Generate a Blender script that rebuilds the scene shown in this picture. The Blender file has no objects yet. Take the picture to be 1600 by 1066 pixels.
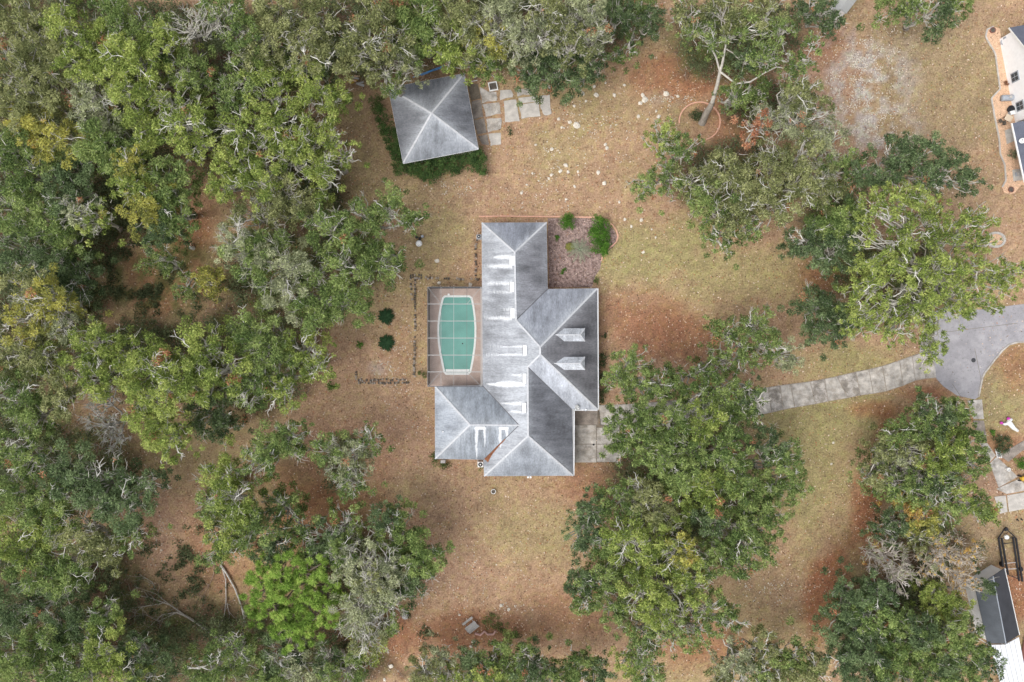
import bpy, bmesh, math, random
import numpy as np
from mathutils import Vector

# ------------------------------------------------------------ camera, sky, sun
H = 97.0          # height of the drone
F = 1067.0        # focal length in pixels of a 1600 px wide picture
SC = bpy.context.scene
cam_d = bpy.data.cameras.new('camera'); cam = bpy.data.objects.new('camera', cam_d)
SC.collection.objects.link(cam); SC.camera = cam
cam.location = (0, 0, H); cam.rotation_euler = (0, 0, 0)
cam_d.sensor_width = 36; cam_d.lens = 36*F/1600; cam_d.clip_end = 3000; cam_d.clip_start = 1
SUN_EL, SUN_AZ = math.radians(58), math.radians(235)     # azimuth clockwise from +Y
w = bpy.data.worlds.new('World'); SC.world = w; w.use_nodes = True
nt = w.node_tree; nt.nodes.clear()
sky = nt.nodes.new('ShaderNodeTexSky'); sky.sky_type = 'NISHITA'; sky.sun_disc = False
sky.sun_elevation = SUN_EL; sky.sun_rotation = SUN_AZ; sky.dust_density = 4; sky.air_density = 1
hs = nt.nodes.new('ShaderNodeHueSaturation'); hs.inputs['Saturation'].default_value = 0.28
bg = nt.nodes.new('ShaderNodeBackground'); bg.inputs['Strength'].default_value = 0.15
wo = nt.nodes.new('ShaderNodeOutputWorld')
nt.links.new(sky.outputs[0], hs.inputs['Color']); nt.links.new(hs.outputs[0], bg.inputs[0]); nt.links.new(bg.outputs[0], wo.inputs[0])
sd = bpy.data.lights.new('sun', 'SUN'); sd.energy = 0.5; sd.angle = math.radians(50); sd.color = (1, .965, .91)
so = bpy.data.objects.new('sun', sd); SC.collection.objects.link(so)
sv = Vector((math.sin(SUN_AZ)*math.cos(SUN_EL), math.cos(SUN_AZ)*math.cos(SUN_EL), math.sin(SUN_EL)))
so.rotation_euler = sv.to_track_quat('Z', 'Y').to_euler(); so.location = (0, 0, 60)
SC.view_settings.view_transform = 'Standard'; SC.view_settings.look = 'None'
SC.view_settings.gamma = 1; SC.view_settings.use_curve_mapping = False
SC.view_settings.exposure = 0.76

R = np.random.default_rng(11); random.seed(5)
COL = SC.collection

def P(px, py, z=0.0):
    """point of the place at height z that the drone sees at picture position px, py"""
    k = (H-z)/F
    return np.array([(px-800)*k, -(py-533)*k, z])
def PX(x, y): return 800+x*F/H, 533-y*F/H

# ------------------------------------------------------------ materials
MATS = {}
def mat(name, color=(.5,.5,.5), rough=.8, var=.25, scale=3.0, attr=None, bump=.3, fine=0.0, fscale=25, metal=0.0, spec=.3, trans=0.0, alpha=None, transluc=0.0, streak=None, hue=None):
    if name in MATS: return MATS[name]
    m = bpy.data.materials.new(name); m.use_nodes = True; n = m.node_tree; L = n.links
    n.nodes.clear()
    out = n.nodes.new('ShaderNodeOutputMaterial'); b = n.nodes.new('ShaderNodeBsdfPrincipled')
    b.inputs['Roughness'].default_value = rough; b.inputs['Metallic'].default_value = metal
    b.inputs['Specular IOR Level'].default_value = spec
    geo = n.nodes.new('ShaderNodeNewGeometry')
    if attr:
        a = n.nodes.new('ShaderNodeAttribute'); a.attribute_name = attr; csock = a.outputs['Color']
    else:
        a = n.nodes.new('ShaderNodeRGB'); a.outputs[0].default_value = (*color, 1); csock = a.outputs[0]
    vec = geo.outputs['Position']
    if streak:
        mp = n.nodes.new('ShaderNodeMapping'); mp.inputs['Scale'].default_value = streak
        L.new(vec, mp.inputs[0]); vec = mp.outputs[0]
    def noise(s, d=6, r=.6):
        x = n.nodes.new('ShaderNodeTexNoise'); x.inputs['Scale'].default_value = s; x.inputs['Detail'].default_value = d
        x.inputs['Roughness'].default_value = r; L.new(vec, x.inputs['Vector']); return x
    def mulnoise(cs, nz, amt):
        mr = n.nodes.new('ShaderNodeMapRange'); mr.inputs[1].default_value = .25; mr.inputs[2].default_value = .75
        mr.inputs[3].default_value = 1-amt; mr.inputs[4].default_value = 1+amt; L.new(nz.outputs[0], mr.inputs[0])
        mx = n.nodes.new('ShaderNodeVectorMath'); mx.operation = 'SCALE'
        L.new(cs, mx.inputs[0]); L.new(mr.outputs[0], mx.inputs['Scale']); return mx.outputs[0]
    nz = None
    for (hsc, lo_, hi_, mul) in (hue or []):
        hn = noise(hsc, 5, .65); mr = n.nodes.new('ShaderNodeMapRange'); mr.inputs[1].default_value = lo_; mr.inputs[2].default_value = hi_; L.new(hn.outputs[0], mr.inputs[0])
        vm = n.nodes.new('ShaderNodeVectorMath'); vm.operation = 'MULTIPLY'; L.new(csock, vm.inputs[0]); vm.inputs[1].default_value = mul
        mx = n.nodes.new('ShaderNodeMix'); mx.data_type = 'VECTOR'; L.new(mr.outputs[0], mx.inputs[0]); L.new(csock, mx.inputs[4]); L.new(vm.outputs[0], mx.inputs[5]); csock = mx.outputs[1]
    if var > 0:
        nz = noise(scale); csock = mulnoise(csock, nz, var)
    if fine > 0:
        nf = noise(fscale, 3, .7); csock = mulnoise(csock, nf, fine); nz = nf
    L.new(csock, b.inputs['Base Color'])
    if bump > 0 and nz:
        bp = n.nodes.new('ShaderNodeBump'); bp.inputs['Strength'].default_value = bump; bp.inputs['Distance'].default_value = .05
        L.new(nz.outputs[0], bp.inputs['Height']); L.new(bp.outputs[0], b.inputs['Normal'])
    sh = b.outputs[0]
    if transluc > 0:
        t = n.nodes.new('ShaderNodeBsdfTranslucent'); L.new(csock, t.inputs[0])
        mx = n.nodes.new('ShaderNodeMixShader'); mx.inputs[0].default_value = transluc
        L.new(sh, mx.inputs[1]); L.new(t.outputs[0], mx.inputs[2]); sh = mx.outputs[0]
    if alpha is not None:
        t = n.nodes.new('ShaderNodeBsdfTransparent')
        mx = n.nodes.new('ShaderNodeMixShader'); mx.inputs[0].default_value = alpha
        L.new(t.outputs[0], mx.inputs[1]); L.new(sh, mx.inputs[2]); sh = mx.outputs[0]
    L.new(sh, out.inputs[0]); MATS[name] = m; return m

M_leaf = mat('foliage', attr='tint', rough=.7, var=0, bump=0, transluc=.45, spec=.15)
M_bark = mat('bark', attr='tint', rough=.9, var=.3, scale=2.5, bump=.5)
M_litter = mat('fallen_leaf', attr='tint', rough=.85, var=0, bump=0)
M_ground = mat('ground', attr='tint', rough=.95, var=.20, scale=.9, fine=.46, fscale=4.2, bump=.8, spec=.1, hue=[(.9,.48,.60,(.90,.97,.84)),(1.7,.55,.66,(.78,.66,.62)),(2.6,.60,.68,(1.3,1.32,1.35))])
M_conc = mat('weathered_concrete', (.43,.40,.365), hue=[(.8,.46,.58,(.78,.76,.73)),(1.6,.56,.66,(1.3,1.3,1.3))], var=.5, scale=1.1, fine=.22, fscale=9, bump=.3)
M_conc_dark = mat('stained_concrete', (.17,.14,.105), var=.45, scale=1.0, fine=.3, fscale=7, bump=.3)
M_conc_light = mat('pale_concrete', (.46,.43,.39), var=.25, scale=1.3, fine=.16, fscale=9, bump=.3)
M_road = mat('asphalt_road', (.345,.333,.345), hue=[(.35,.45,.55,(.86,.86,.87)),(2.2,.6,.66,(.7,.7,.7))], var=.2, scale=.6, fine=.12, fscale=12, bump=.2)
M_roof = mat('asphalt_shingle', attr='tint', rough=.9, var=.18, scale=.8, fine=.45, fscale=5.5, bump=.5, spec=.15)
M_roof_x = mat('asphalt_shingle_x', attr='tint', rough=.9, var=.10, scale=1.2, fine=.30, fscale=5.5, bump=.4, spec=.15, streak=(.5,1.3,.2))
M_roof_y = mat('asphalt_shingle_y', attr='tint', rough=.9, var=.10, scale=1.2, fine=.30, fscale=5.5, bump=.4, spec=.15, streak=(1.3,.5,.2))
M_cap = mat('shingle_cap', (.53,.54,.56), var=.18, scale=3, fine=.15, bump=.2)
M_white = mat('white_metal', (.78,.79,.8), rough=.45, var=.07, scale=4, bump=.1)
M_wall_white = mat('white_siding', (.84,.84,.85), rough=.7, var=.06, scale=2, bump=.15)
M_brick = mat('brick_wall', (.33,.17,.12), var=.3, scale=4, bump=.3)
M_alum = mat('painted_aluminium', (.38,.38,.37), rough=.5, var=.08, scale=5, bump=.05)
M_bronze = mat('dark_aluminium', (.12,.12,.13), rough=.5, var=.12, scale=5, bump=.05)
M_black = mat('black_steel', (.02,.02,.023), rough=.5, var=.3, scale=6, bump=.1)
M_deck = mat('pool_deck', (.46,.36,.31), var=.16, scale=1.2, fine=.14, fscale=10, bump=.2)
M_water = mat('pool_water', (.125,.325,.275), rough=.1, var=.16, scale=.35, bump=0, spec=.5)
M_coping = mat('pool_coping', (.72,.74,.72), var=.1, scale=3, bump=.1)
M_screen = mat('screen_mesh', (.15,.15,.15), rough=.8, var=0, bump=0, alpha=.07)
M_screen2 = mat('side_screen_mesh', (.055,.06,.065), rough=.8, var=0, bump=0, alpha=.82)
M_edge = mat('terracotta_edging', (.66,.38,.28), var=.25, scale=3, bump=.3)
M_rock = mat('limestone', (.60,.55,.47), var=.35, scale=5, bump=.6)
M_block = mat('dark_mossy_block', (.10,.085,.07), var=.5, scale=3, bump=.6)
M_block2 = mat('grey_block', (.30,.26,.22), var=.4, scale=3, bump=.6)
M_wood = mat('weathered_wood', (.42,.40,.38), var=.25, scale=5, bump=.4)
M_grey = mat('grey_metal', (.33,.36,.40), rough=.5, var=.12, scale=4, bump=.1)
M_darkgrey = mat('dark_grille', (.05,.05,.055), rough=.6, var=.3, scale=8, bump=.2)
M_glass = mat('window_glass', (.05,.06,.07), rough=.08, var=.2, scale=1, bump=0, spec=.6)
M_gravelbed = mat('peach_gravel', (.62,.41,.27), var=.22, scale=3, fine=.4, fscale=9, bump=.8)
M_mulch = mat('mulch', (.27,.195,.17), var=.3, scale=2, hue=[(2.4,.5,.58,(.55,.5,.5)),(3.3,.56,.64,(1.5,1.5,1.55))], fine=.5, fscale=5, bump=.8)
M_slate = mat('blue_slate_shingle', (.115,.125,.16), var=.15, scale=1.0, fine=.2, fscale=9, bump=.3)
M_slate2 = mat('charcoal_roof', (.075,.085,.098), rough=.6, var=.25, scale=.8, fine=.15, fscale=9, bump=.3)
M_blue = mat('blue_paint', (.08,.25,.5), rough=.5, var=.25, scale=3, bump=.1)
M_yellow = mat('yellow_paint', (.6,.38,.05), rough=.45, var=.15, scale=3, bump=.1)
M_pink = mat('magenta_vinyl', (.55,.06,.42), rough=.35, var=.08, scale=3, bump=.05)
M_vinyl = mat('white_vinyl', (.8,.8,.78), rough=.35, var=.05, scale=3, bump=.05)
M_green = mat('pale_green_vinyl', (.55,.62,.38), rough=.4, var=.1, scale=3, bump=.05)
M_red = mat('red_plastic', (.4,.05,.03), rough=.5, var=.15, scale=3, bump=.05)
M_redwood = mat('red_brown_boards', (.22,.09,.07), rough=.8, var=.3, scale=3, bump=.3)

# ------------------------------------------------------------ object helpers
def empty(name, loc, label=None, cat=None, group=None):
    o = bpy.data.objects.new(name, None); COL.objects.link(o); o.location = Vector(loc); o.empty_display_size = .3
    if label: o['label'] = label
    if cat: o['category'] = cat
    if group: o['group'] = group
    return o
def tag(o, label=None, cat=None, group=None, kind=None):
    for k, v in (('label', label), ('category', cat), ('group', group), ('kind', kind)):
        if v: o[k] = v
    return o
def mesh_np(name, V, Fc, m, tint=None, smooth=False):
    """V (n,3), Fc (k,s) integer array of equal-sized faces"""
    me = bpy.data.meshes.new(name); V = np.asarray(V, np.float32); Fc = np.asarray(Fc, np.int32)
    me.vertices.add(len(V)); me.vertices.foreach_set('co', V.ravel())
    k, s = Fc.shape
    me.loops.add(k*s); me.loops.foreach_set('vertex_index', Fc.ravel())
    me.polygons.add(k); me.polygons.foreach_set('loop_start', np.arange(0, k*s, s, dtype=np.int32))
    me.polygons.foreach_set('use_smooth', np.full(k, smooth))
    if tint is not None:
        a = me.color_attributes.new('tint', 'FLOAT_COLOR', 'POINT')
        c = np.ones((len(V), 4), np.float32); c[:, :3] = tint; a.data.foreach_set('color', c.ravel())
    me.materials.append(m); me.update(calc_edges=True); return me
def link(name, me, parent=None, loc=(0,0,0)):
    o = bpy.data.objects.new(name, me); COL.objects.link(o)
    if parent: o.parent = parent
    o.location = Vector(loc); return o
class MB:
    def __init__(s): s.v = []; s.f = []
    def add(s, V, Fs):
        b = len(s.v); s.v += [tuple(map(float, p)) for p in V]; s.f += [tuple(i+b for i in f) for f in Fs]; return s
    def box(s, c, size, rz=0.0, rx=0.0):
        hx, hy, hz = [q/2 for q in size]; V = []
        for z in (-hz, hz):
            for x, y in ((-hx,-hy),(hx,-hy),(hx,hy),(-hx,hy)):
                yy, zz = y*math.cos(rx)-z*math.sin(rx), y*math.sin(rx)+z*math.cos(rx)
                V.append((c[0]+x*math.cos(rz)-yy*math.sin(rz), c[1]+x*math.sin(rz)+yy*math.cos(rz), c[2]+zz))
        return s.add(V, [(3,2,1,0),(4,5,6,7),(0,1,5,4),(1,2,6,5),(2,3,7,6),(3,0,4,7)])
    def prism(s, pts, z0, z1):
        n = len(pts)
        if sum(pts[i][0]*pts[(i+1)%n][1]-pts[(i+1)%n][0]*pts[i][1] for i in range(n)) < 0: pts = pts[::-1]
        V = [(p[0], p[1], z0) for p in pts]+[(p[0], p[1], z1) for p in pts]
        return s.add(V, [tuple(range(n-1,-1,-1)), tuple(range(n, 2*n))]+[(i, (i+1)%n, n+(i+1)%n, n+i) for i in range(n)])
    def bar(s, a, b, w_, h_=None):
        a = Vector(a); b = Vector(b); d = (b-a); L = d.length; h_ = h_ or w_
        d.normalize(); up = Vector((0,0,1)) if abs(d.z) < .95 else Vector((1,0,0))
        x = d.cross(up).normalized()*w_/2; y = x.cross(d).normalized()*h_/2
        V = [a-x-y, a+x-y, a+x+y, a-x+y, b-x-y, b+x-y, b+x+y, b-x+y]
        return s.add(V, [(0,1,2,3),(7,6,5,4),(0,4,5,1),(1,5,6,2),(2,6,7,3),(3,7,4,0)])
    def lathe(s, c, prof, n=14, sx=1, sy=1):
        V = []; Fs = []
        for r, z in prof:
            for i in range(n):
                a = 2*math.pi*i/n; V.append((c[0]+r*sx*math.cos(a), c[1]+r*sy*math.sin(a), c[2]+z))
        for k in range(len(prof)-1):
            for i in range(n):
                j = (i+1) % n; Fs.append((k*n+i, k*n+j, (k+1)*n+j, (k+1)*n+i))
        Fs.append(tuple(range(n-1,-1,-1))); Fs.append(tuple((len(prof)-1)*n+i for i in range(n)))
        return s.add(V, Fs)
    def tube(s, pts, r0, r1=None, n=6):
        r1 = r0 if r1 is None else r1; pts = [Vector(p) for p in pts]; m = len(pts); V = []; Fs = []
        for k, p in enumerate(pts):
            d = (pts[min(k+1,m-1)]-pts[max(k-1,0)]).normalized()
            up = Vector((0,0,1)) if abs(d.z) < .9 else Vector((1,0,0))
            x = d.cross(up).normalized(); y = d.cross(x).normalized(); r = r0+(r1-r0)*k/(m-1)
            for i in range(n):
                a = 2*math.pi*i/n; V.append(p+x*r*math.cos(a)+y*r*math.sin(a))
        for k in range(m-1):
            for i in range(n):
                j = (i+1) % n; Fs.append((k*n+i, k*n+j, (k+1)*n+j, (k+1)*n+i))
        Fs.append(tuple(range(n))); Fs.append(tuple((m-1)*n+i for i in range(n-1,-1,-1)))
        return s.add(V, Fs)
    def build(s, name, m, parent=None, origin=None, smooth=False):
        if origin is None: origin = parent_world(parent) if parent else (0,0,0)
        me = bpy.data.meshes.new(name); o3 = Vector(origin)
        me.from_pydata([tuple(Vector(v)-o3) for v in s.v], [], s.f); me.materials.append(m)
        bm = bmesh.new(); bm.from_mesh(me); bmesh.ops.recalc_face_normals(bm, faces=bm.faces); bm.to_mesh(me); bm.free()
        if smooth: me.polygons.foreach_set('use_smooth', [True]*len(me.polygons))
        me.update(); return link(name, me, parent, (0,0,0) if parent else origin)
def parent_world(p):
    l = Vector((0,0,0))
    while p: l += p.location; p = p.parent
    return l
def poly_px(pts, z=0): return [tuple(P(a, b, z)[:2]) for a, b in pts]

# value noise
def vnoise(x, y, seed=0):
    xi = np.floor(x).astype(np.int64); yi = np.floor(y).astype(np.int64); fx = x-xi; fy = y-yi
    fx = fx*fx*(3-2*fx); fy = fy*fy*(3-2*fy)
    def h(a, b):
        n_ = (a*374761393+b*668265263+seed*144665) & 0xffffffff
        n_ = ((n_ ^ (n_ >> 13))*1274126177) & 0xffffffff
        return ((n_ ^ (n_ >> 16)) & 0xffff)/65535.0
    return (h(xi,yi)*(1-fx)+h(xi+1,yi)*fx)*(1-fy)+(h(xi,yi+1)*(1-fx)+h(xi+1,yi+1)*fx)*fy
def fbm(x, y, seed=0, o=4):
    s = 0; a = .5; t = 0
    for k in range(o): s = s+a*vnoise(x*2**k, y*2**k, seed+k*17); t += a; a *= .55
    return s/t

# ------------------------------------------------------------ ground cover colours
TAN = np.array((.372,.243,.156)); GRN = np.array((.300,.255,.125)); RED = np.array((.300,.135,.075)); PNK = np.array((.36,.225,.16))
GRY = np.array((.40,.36,.34)); DRK = np.array((.125,.085,.055)); OCH = np.array((.29,.215,.13)); MOS = np.array((.10,.125,.04))
def sm(v, a, b):
    t = np.clip((v-a)/(b-a), 0, 1); return t*t*(3-2*t)
COVER = [  # colour, x, y, rx, ry, weight
 (OCH,1470,140,130,190,.9),(OCH,1560,620,60,80,.6),(OCH,1560,870,70,70,.8),
 (GRN,1010,395,130,65,1),(GRN,1160,430,150,55,.8),(GRN,1280,650,160,60,.95),(GRN,1270,740,80,100,.9),(GRN,1330,570,90,35,.8),(GRN,1150,900,160,60,.3),
 (GRN,820,835,110,60,.55),(GRN,870,240,60,50,.55),(GRN,960,170,90,60,.35),(GRN,640,300,60,40,.35),(GRN,690,370,50,35,.35),
 (GRN,1340,560,90,30,.6),(GRN,1570,640,40,60,.7),(GRN,1110,470,90,50,.3),(GRN,1260,830,40,80,.5),
 (RED,1010,505,80,55,.75),(RED,1050,120,75,55,.85),(RED,1060,530,90,40,.7),(RED,1352,800,25,75,1.0),(RED,1390,680,22,50,.8),(RED,1445,615,45,16,.8),
 (RED,930,760,60,40,.6),(RED,600,1000,90,50,.8),(RED,735,985,110,40,.75),(RED,1100,1010,90,40,.7),(RED,880,960,90,50,.45),
 (RED,500,790,120,90,.75),(RED,560,700,80,60,.35),(RED,360,860,80,80,.5),(RED,1290,930,35,80,.9),(RED,1300,430,60,40,.8),
 (RED,1585,930,40,50,.9),(RED,1575,700,40,30,.6),(RED,1590,570,35,40,.6),(RED,310,330,40,50,.4),(RED,620,560,30,60,.3),(RED,1180,170,120,60,.7),
 (RED,1365,770,20,60,1.0),(RED,1300,900,35,60,1.0),(RED,1375,640,50,14,.7),(RED,1270,960,20,60,.8),
 (RED,250,420,70,50,.6),(RED,300,370,40,50,.7),(RED,250,470,60,30,.6),
 (PNK,250,830,40,70,.8),(PNK,560,690,90,60,.4),(PNK,720,890,80,60,.5),(PNK,720,290,60,25,.35),(PNK,600,580,40,40,.45),(PNK,1200,920,60,40,.5),(PNK,1540,760,40,30,.7),
 (PNK,1290,110,80,90,.8),(PNK,1340,240,60,40,.7),(RED,1285,70,40,40,.4),(PNK,760,640,400,200,.3),(GRY,1350,110,80,70,.95),(GRY,1375,190,75,70,.95),(GRY,1290,200,30,40,.5),(GRY,1050,155,60,18,.25),(GRY,590,575,25,18,.5),
]
WOODS = [(20,330,110,90),(120,400,90,40),(20,620,90,60),(380,560,120,90),(470,300,90,120),(560,400,50,60),(380,790,70,60),(560,890,90,80),(540,720,40,50),(350,200,90,90),(1200,170,80,40),(1300,350,60,60),(40,120,330,200),(180,300,140,110),(60,500,130,130),(60,720,200,100),(60,960,260,150),(330,90,200,110),(540,60,240,75),(800,40,260,70),
 (420,230,110,90),(330,1010,230,80),(470,1040,170,40),(1140,60,120,70),(240,560,170,70),(1400,980,110,110),(1430,740,80,70),(1440,850,70,60),(760,1050,150,22),(1400,440,110,80),(1060,760,130,130),(1020,900,100,90),(450,450,100,80),(1150,280,120,60)]
def cover(px, py):
    n1 = fbm(px/60, py/60, 3); n2 = fbm(px/17, py/17, 9); n3 = fbm(px/140, py/140, 21)
    c = np.empty(px.shape+(3,)); c[...] = TAN
    c = c*(1-(.45*sm(n3,.45,.7))[...,None])+GRN*(.45*sm(n3,.45,.7))[...,None]
    for col, x, y, rx, ry, wt in COVER:
        d = np.sqrt(((px-x)/rx)**2+((py-y)/ry)**2)+(n1-.5)*.9+(n2-.5)*.7
        k = (.95 if col is not PNK else .8)*wt*(1-sm(d,.35,1.25))
        if col is GRY: k = k*sm(n2,.40,.58)
        c = c*(1-k[...,None])+col*k[...,None]
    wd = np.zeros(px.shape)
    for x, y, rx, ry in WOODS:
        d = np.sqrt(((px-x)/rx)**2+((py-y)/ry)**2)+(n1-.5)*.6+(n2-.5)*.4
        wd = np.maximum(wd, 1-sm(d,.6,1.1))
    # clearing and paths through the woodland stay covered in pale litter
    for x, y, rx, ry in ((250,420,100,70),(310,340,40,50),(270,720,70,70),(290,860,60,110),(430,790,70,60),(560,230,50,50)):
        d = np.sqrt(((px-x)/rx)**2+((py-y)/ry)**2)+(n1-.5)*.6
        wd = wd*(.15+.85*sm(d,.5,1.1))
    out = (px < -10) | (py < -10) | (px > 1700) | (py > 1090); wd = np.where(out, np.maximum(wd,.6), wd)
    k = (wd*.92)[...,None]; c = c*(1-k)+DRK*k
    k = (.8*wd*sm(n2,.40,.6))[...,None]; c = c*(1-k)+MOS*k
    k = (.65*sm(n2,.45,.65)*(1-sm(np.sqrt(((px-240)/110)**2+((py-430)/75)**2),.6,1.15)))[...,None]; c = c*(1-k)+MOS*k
    # bald threadbare spots and speckle
    n4 = fbm(px/5, py/5, 33, 3); c = c*(1+(n4-.5)*.6)[...,None]; n5 = fbm(px/24, py/24, 41, 4)
    c = c*(1+(n5-.5)*.34)[...,None]
    return c, wd
def axis(lo, hi, step, far):
    a = np.arange(lo, hi+step, step); e = np.geomspace(4, far, 9)
    return np.concatenate([lo-e[::-1], a, hi+e])
gx = axis(-77, 77, .5, 500); gy = axis(-52, 52, .5, 500)
X, Y = np.meshgrid(gx, gy); nx, ny = len(gx), len(gy)
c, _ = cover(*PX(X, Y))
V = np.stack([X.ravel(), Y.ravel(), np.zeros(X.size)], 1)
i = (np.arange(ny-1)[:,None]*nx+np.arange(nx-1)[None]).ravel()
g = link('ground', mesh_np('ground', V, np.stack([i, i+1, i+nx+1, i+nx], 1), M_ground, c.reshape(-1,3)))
tag(g, 'dry tan and reddish lawn with patches of green and fallen leaves', None, None, 'structure')

def leaf_quads(pos, nrm, L, Wd, rng=R):
    n = len(pos); t = rng.normal(size=(n,3)); t -= nrm*np.sum(t*nrm,1)[:,None]
    t /= np.linalg.norm(t,axis=1)[:,None]+1e-9; b = np.cross(nrm, t)
    L = np.broadcast_to(L,(n,))[:,None]; Wd = np.broadcast_to(Wd,(n,))[:,None]
    V = np.stack([pos-t*L, pos-b*Wd, pos+t*L, pos+b*Wd], 1).reshape(-1,3)
    return V, np.arange(4*n).reshape(-1,4)
def leaf_tris(pos, nrm, L, Wd, rng=R, t=None):
    n = len(pos); t = rng.normal(size=(n,3)) if t is None else t+rng.normal(size=(n,3))*.45; t -= nrm*np.sum(t*nrm,1)[:,None]
    t /= np.linalg.norm(t,axis=1)[:,None]+1e-9; b = np.cross(nrm, t)
    L = np.broadcast_to(L,(n,))[:,None]; Wd = np.broadcast_to(Wd,(n,))[:,None]
    return np.stack([pos-t*L*.7-b*Wd, pos-t*L*.7+b*Wd, pos+t*L*1.3], 1).reshape(-1,3), np.arange(3*n).reshape(-1,3)
def unit(v): return v/(np.linalg.norm(v,axis=1)[:,None]+1e-9)

# fallen leaves: uncountable scatter
N = 230000
px = R.uniform(-20,1620,N); py = R.uniform(-20,1086,N)
cc, wd = cover(px, py)
redness = sm(cc[:,0]/cc[:,1],1.55,2.2)
keep = R.random(N) < (.22+.5*redness+.6*wd)*(.3+1.4*fbm(px/30,py/30,77))
off = ((px>1440)&(py>470)&(py<625)&(px<1535))
keep &= ~(off & (R.random(N) > .15)); px, py = px[keep], py[keep]; wd = wd[keep]
n = len(px); pos = np.stack([(px-800)*H/F, -(py-533)*H/F, R.uniform(.015,.05,n)],1)
nrm = unit(R.normal(size=(n,3))*.35+np.array((0,0,1)))
s = R.uniform(.05,.14,n)
pal = np.array([(.55,.37,.24),(.64,.48,.34),(.24,.12,.07),(.42,.17,.08),(.66,.54,.44),(.12,.07,.045),(.32,.20,.11),(.14,.09,.06)])
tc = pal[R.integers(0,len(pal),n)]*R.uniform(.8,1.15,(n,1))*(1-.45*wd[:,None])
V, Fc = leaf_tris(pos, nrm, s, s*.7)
tag(link('fallen_leaves', mesh_np('fallen_leaves', V, Fc, M_litter, np.repeat(tc,3,0))), 'brown and tan fallen leaves scattered over the lawn', 'leaf litter', None, 'stuff')

# ------------------------------------------------------------ road and paving
def sheet(name, pts, z, m, label=None, cat=None, kind='structure', thick=None, parent=None):
    b = MB(); p = poly_px(pts); b.prism(p, z-(thick or .004)-.02, z)
    o = b.build(name, m, parent)
    return tag(o, label, cat, None, kind) if not parent else o
ROAD = [(1640,470),(1577,478),(1530,484),(1480,478),(1455,490),(1440,520),(1437,550),(1459,569),(1463,592),(1474,604),(1495,618),(1523,624.4),(1529,620),(1533,600),(1535,590),(1539,582),(1546,573),(1556,560),(1566,548),(1577,538.5),(1590,535),(1640,533)]
road = sheet('road', ROAD, .04, M_road, 'pale grey asphalt cul-de-sac at the right edge')
kb = MB(); pts = [(1529,620),(1533,600),(1535,590),(1539,582),(1546,573),(1556,560),(1566,548),(1577,538.5),(1590,535),(1640,533)]
for a, b in zip(pts[:-1], pts[1:]): kb.bar(P(*a,.06), P(*b,.06), .22, .13)
tag(kb.build('kerb', M_conc), 'narrow concrete kerb curving round the road', None, None, 'structure')
seam = MB()
for a, b in (((1523,545),(1534,598)),((1488,600),(1502,621)),((1470,520),(1590,505))):
    seam.bar(P(*a,.041), P(*b,.041), .05, .01)
seam.build('road_seam', M_conc_dark, road)
mh = MB(); mh.lathe(P(1521,563,.035), [(.32,0),(.32,.02),(.28,.025)]); mh.build('manhole_cover', M_darkgrey, road)

def slab_poly(q, z0, z1, shrink=.05, chip=0.0):
    c0 = np.mean(q, 0); out = []
    n = len(q)
    for i in range(n):
        a, b = np.array(q[i]), np.array(q[(i+1)%n])
        for t in ((0,) if chip == 0 else (0,.33,.66)):
            p = a*(1-t)+b*t; d = p-c0; L_ = np.linalg.norm(d)
            p = c0+d*(1-(shrink+R.random()*chip)/L_); out.append(tuple(p))
    return MB().prism(out, z0, z1)
# driveway: top and bottom ends of every joint
M_conc_mid2 = mat('grey_concrete', (.39,.36,.33), hue=[(.9,.44,.55,(.62,.60,.57))], var=.5, scale=1.0, fine=.22, fscale=8, bump=.3)
drv = empty('driveway', P(1330,605), 'long curved driveway of weathered concrete slabs leading to the road', None); drv['kind'] = 'structure'
TOPJ = [(905,634),(935,633),(965,632),(1000,630),(1035,627),(1070,624),(1105,620),(1140,615),(1170,610),(1200,605),(1219,602),(1234.5,600),(1265.5,596),(1288,592),(1307,588),(1337,580.8),(1357,577),(1378,572),(1405,563),(1424.5,556),(1440,551),(1460,563)]
BOTJ = [(908,662),(938,664),(968,668),(1003,668),(1040,666),(1075,664),(1110,661),(1145,657),(1175,651),(1205,645),(1223.5,640.5),(1241.5,637),(1274,631.5),(1293.5,627.5),(1325,622),(1344,618),(1364,615.5),(1385,611.5),(1411,603),(1430,595),(1446,592),(1462.6,590.6)]
tag(sheet('driveway_base', TOPJ[1:]+BOTJ[:0:-1], .035, M_block2, 'dark dirt in the joints under the driveway slabs'), None)
M_conc_mid = mat('grey_brown_concrete', (.25,.215,.185), var=.5, scale=.9, fine=.25, fscale=8, bump=.3)
for k in range(len(TOPJ)-1):
    q = poly_px([TOPJ[k], TOPJ[k+1], BOTJ[k+1], BOTJ[k]])
    if k == 0: continue
    slab_poly(q, -.05, .085+R.uniform(0,.015), .10).build('slab', M_conc if k not in (4,9,12,14) else M_conc_mid2, drv)
sheet('apron_base', [(896,640),(958,640),(968,666),(968,722.5),(896,722.5)], .035, M_conc_dark, 'stained joints under the apron slabs')
apr = empty('garage_apron', P(928,680), 'stained concrete apron beside the grey garage roof', None); apr['kind'] = 'structure'
for (x0,x1,y0,y1,mm) in ((896,932,664,694,M_conc),(932,968,668,694,M_conc),(896,932,694,723,M_conc),(932,968,694,722,M_conc),(896,934,641,664,M_conc_mid)):
    slab_poly(poly_px([(x0,y0),(x1,y0),(x1,y1),(x0,y1)]), -.05, .09, .06).build('slab', mm, apr)
b = MB(); b.lathe(P(927.5,695,.09), [(.14,0),(.14,.03),(.1,.035)]); b.build('drain_cap', M_black, apr)

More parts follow.
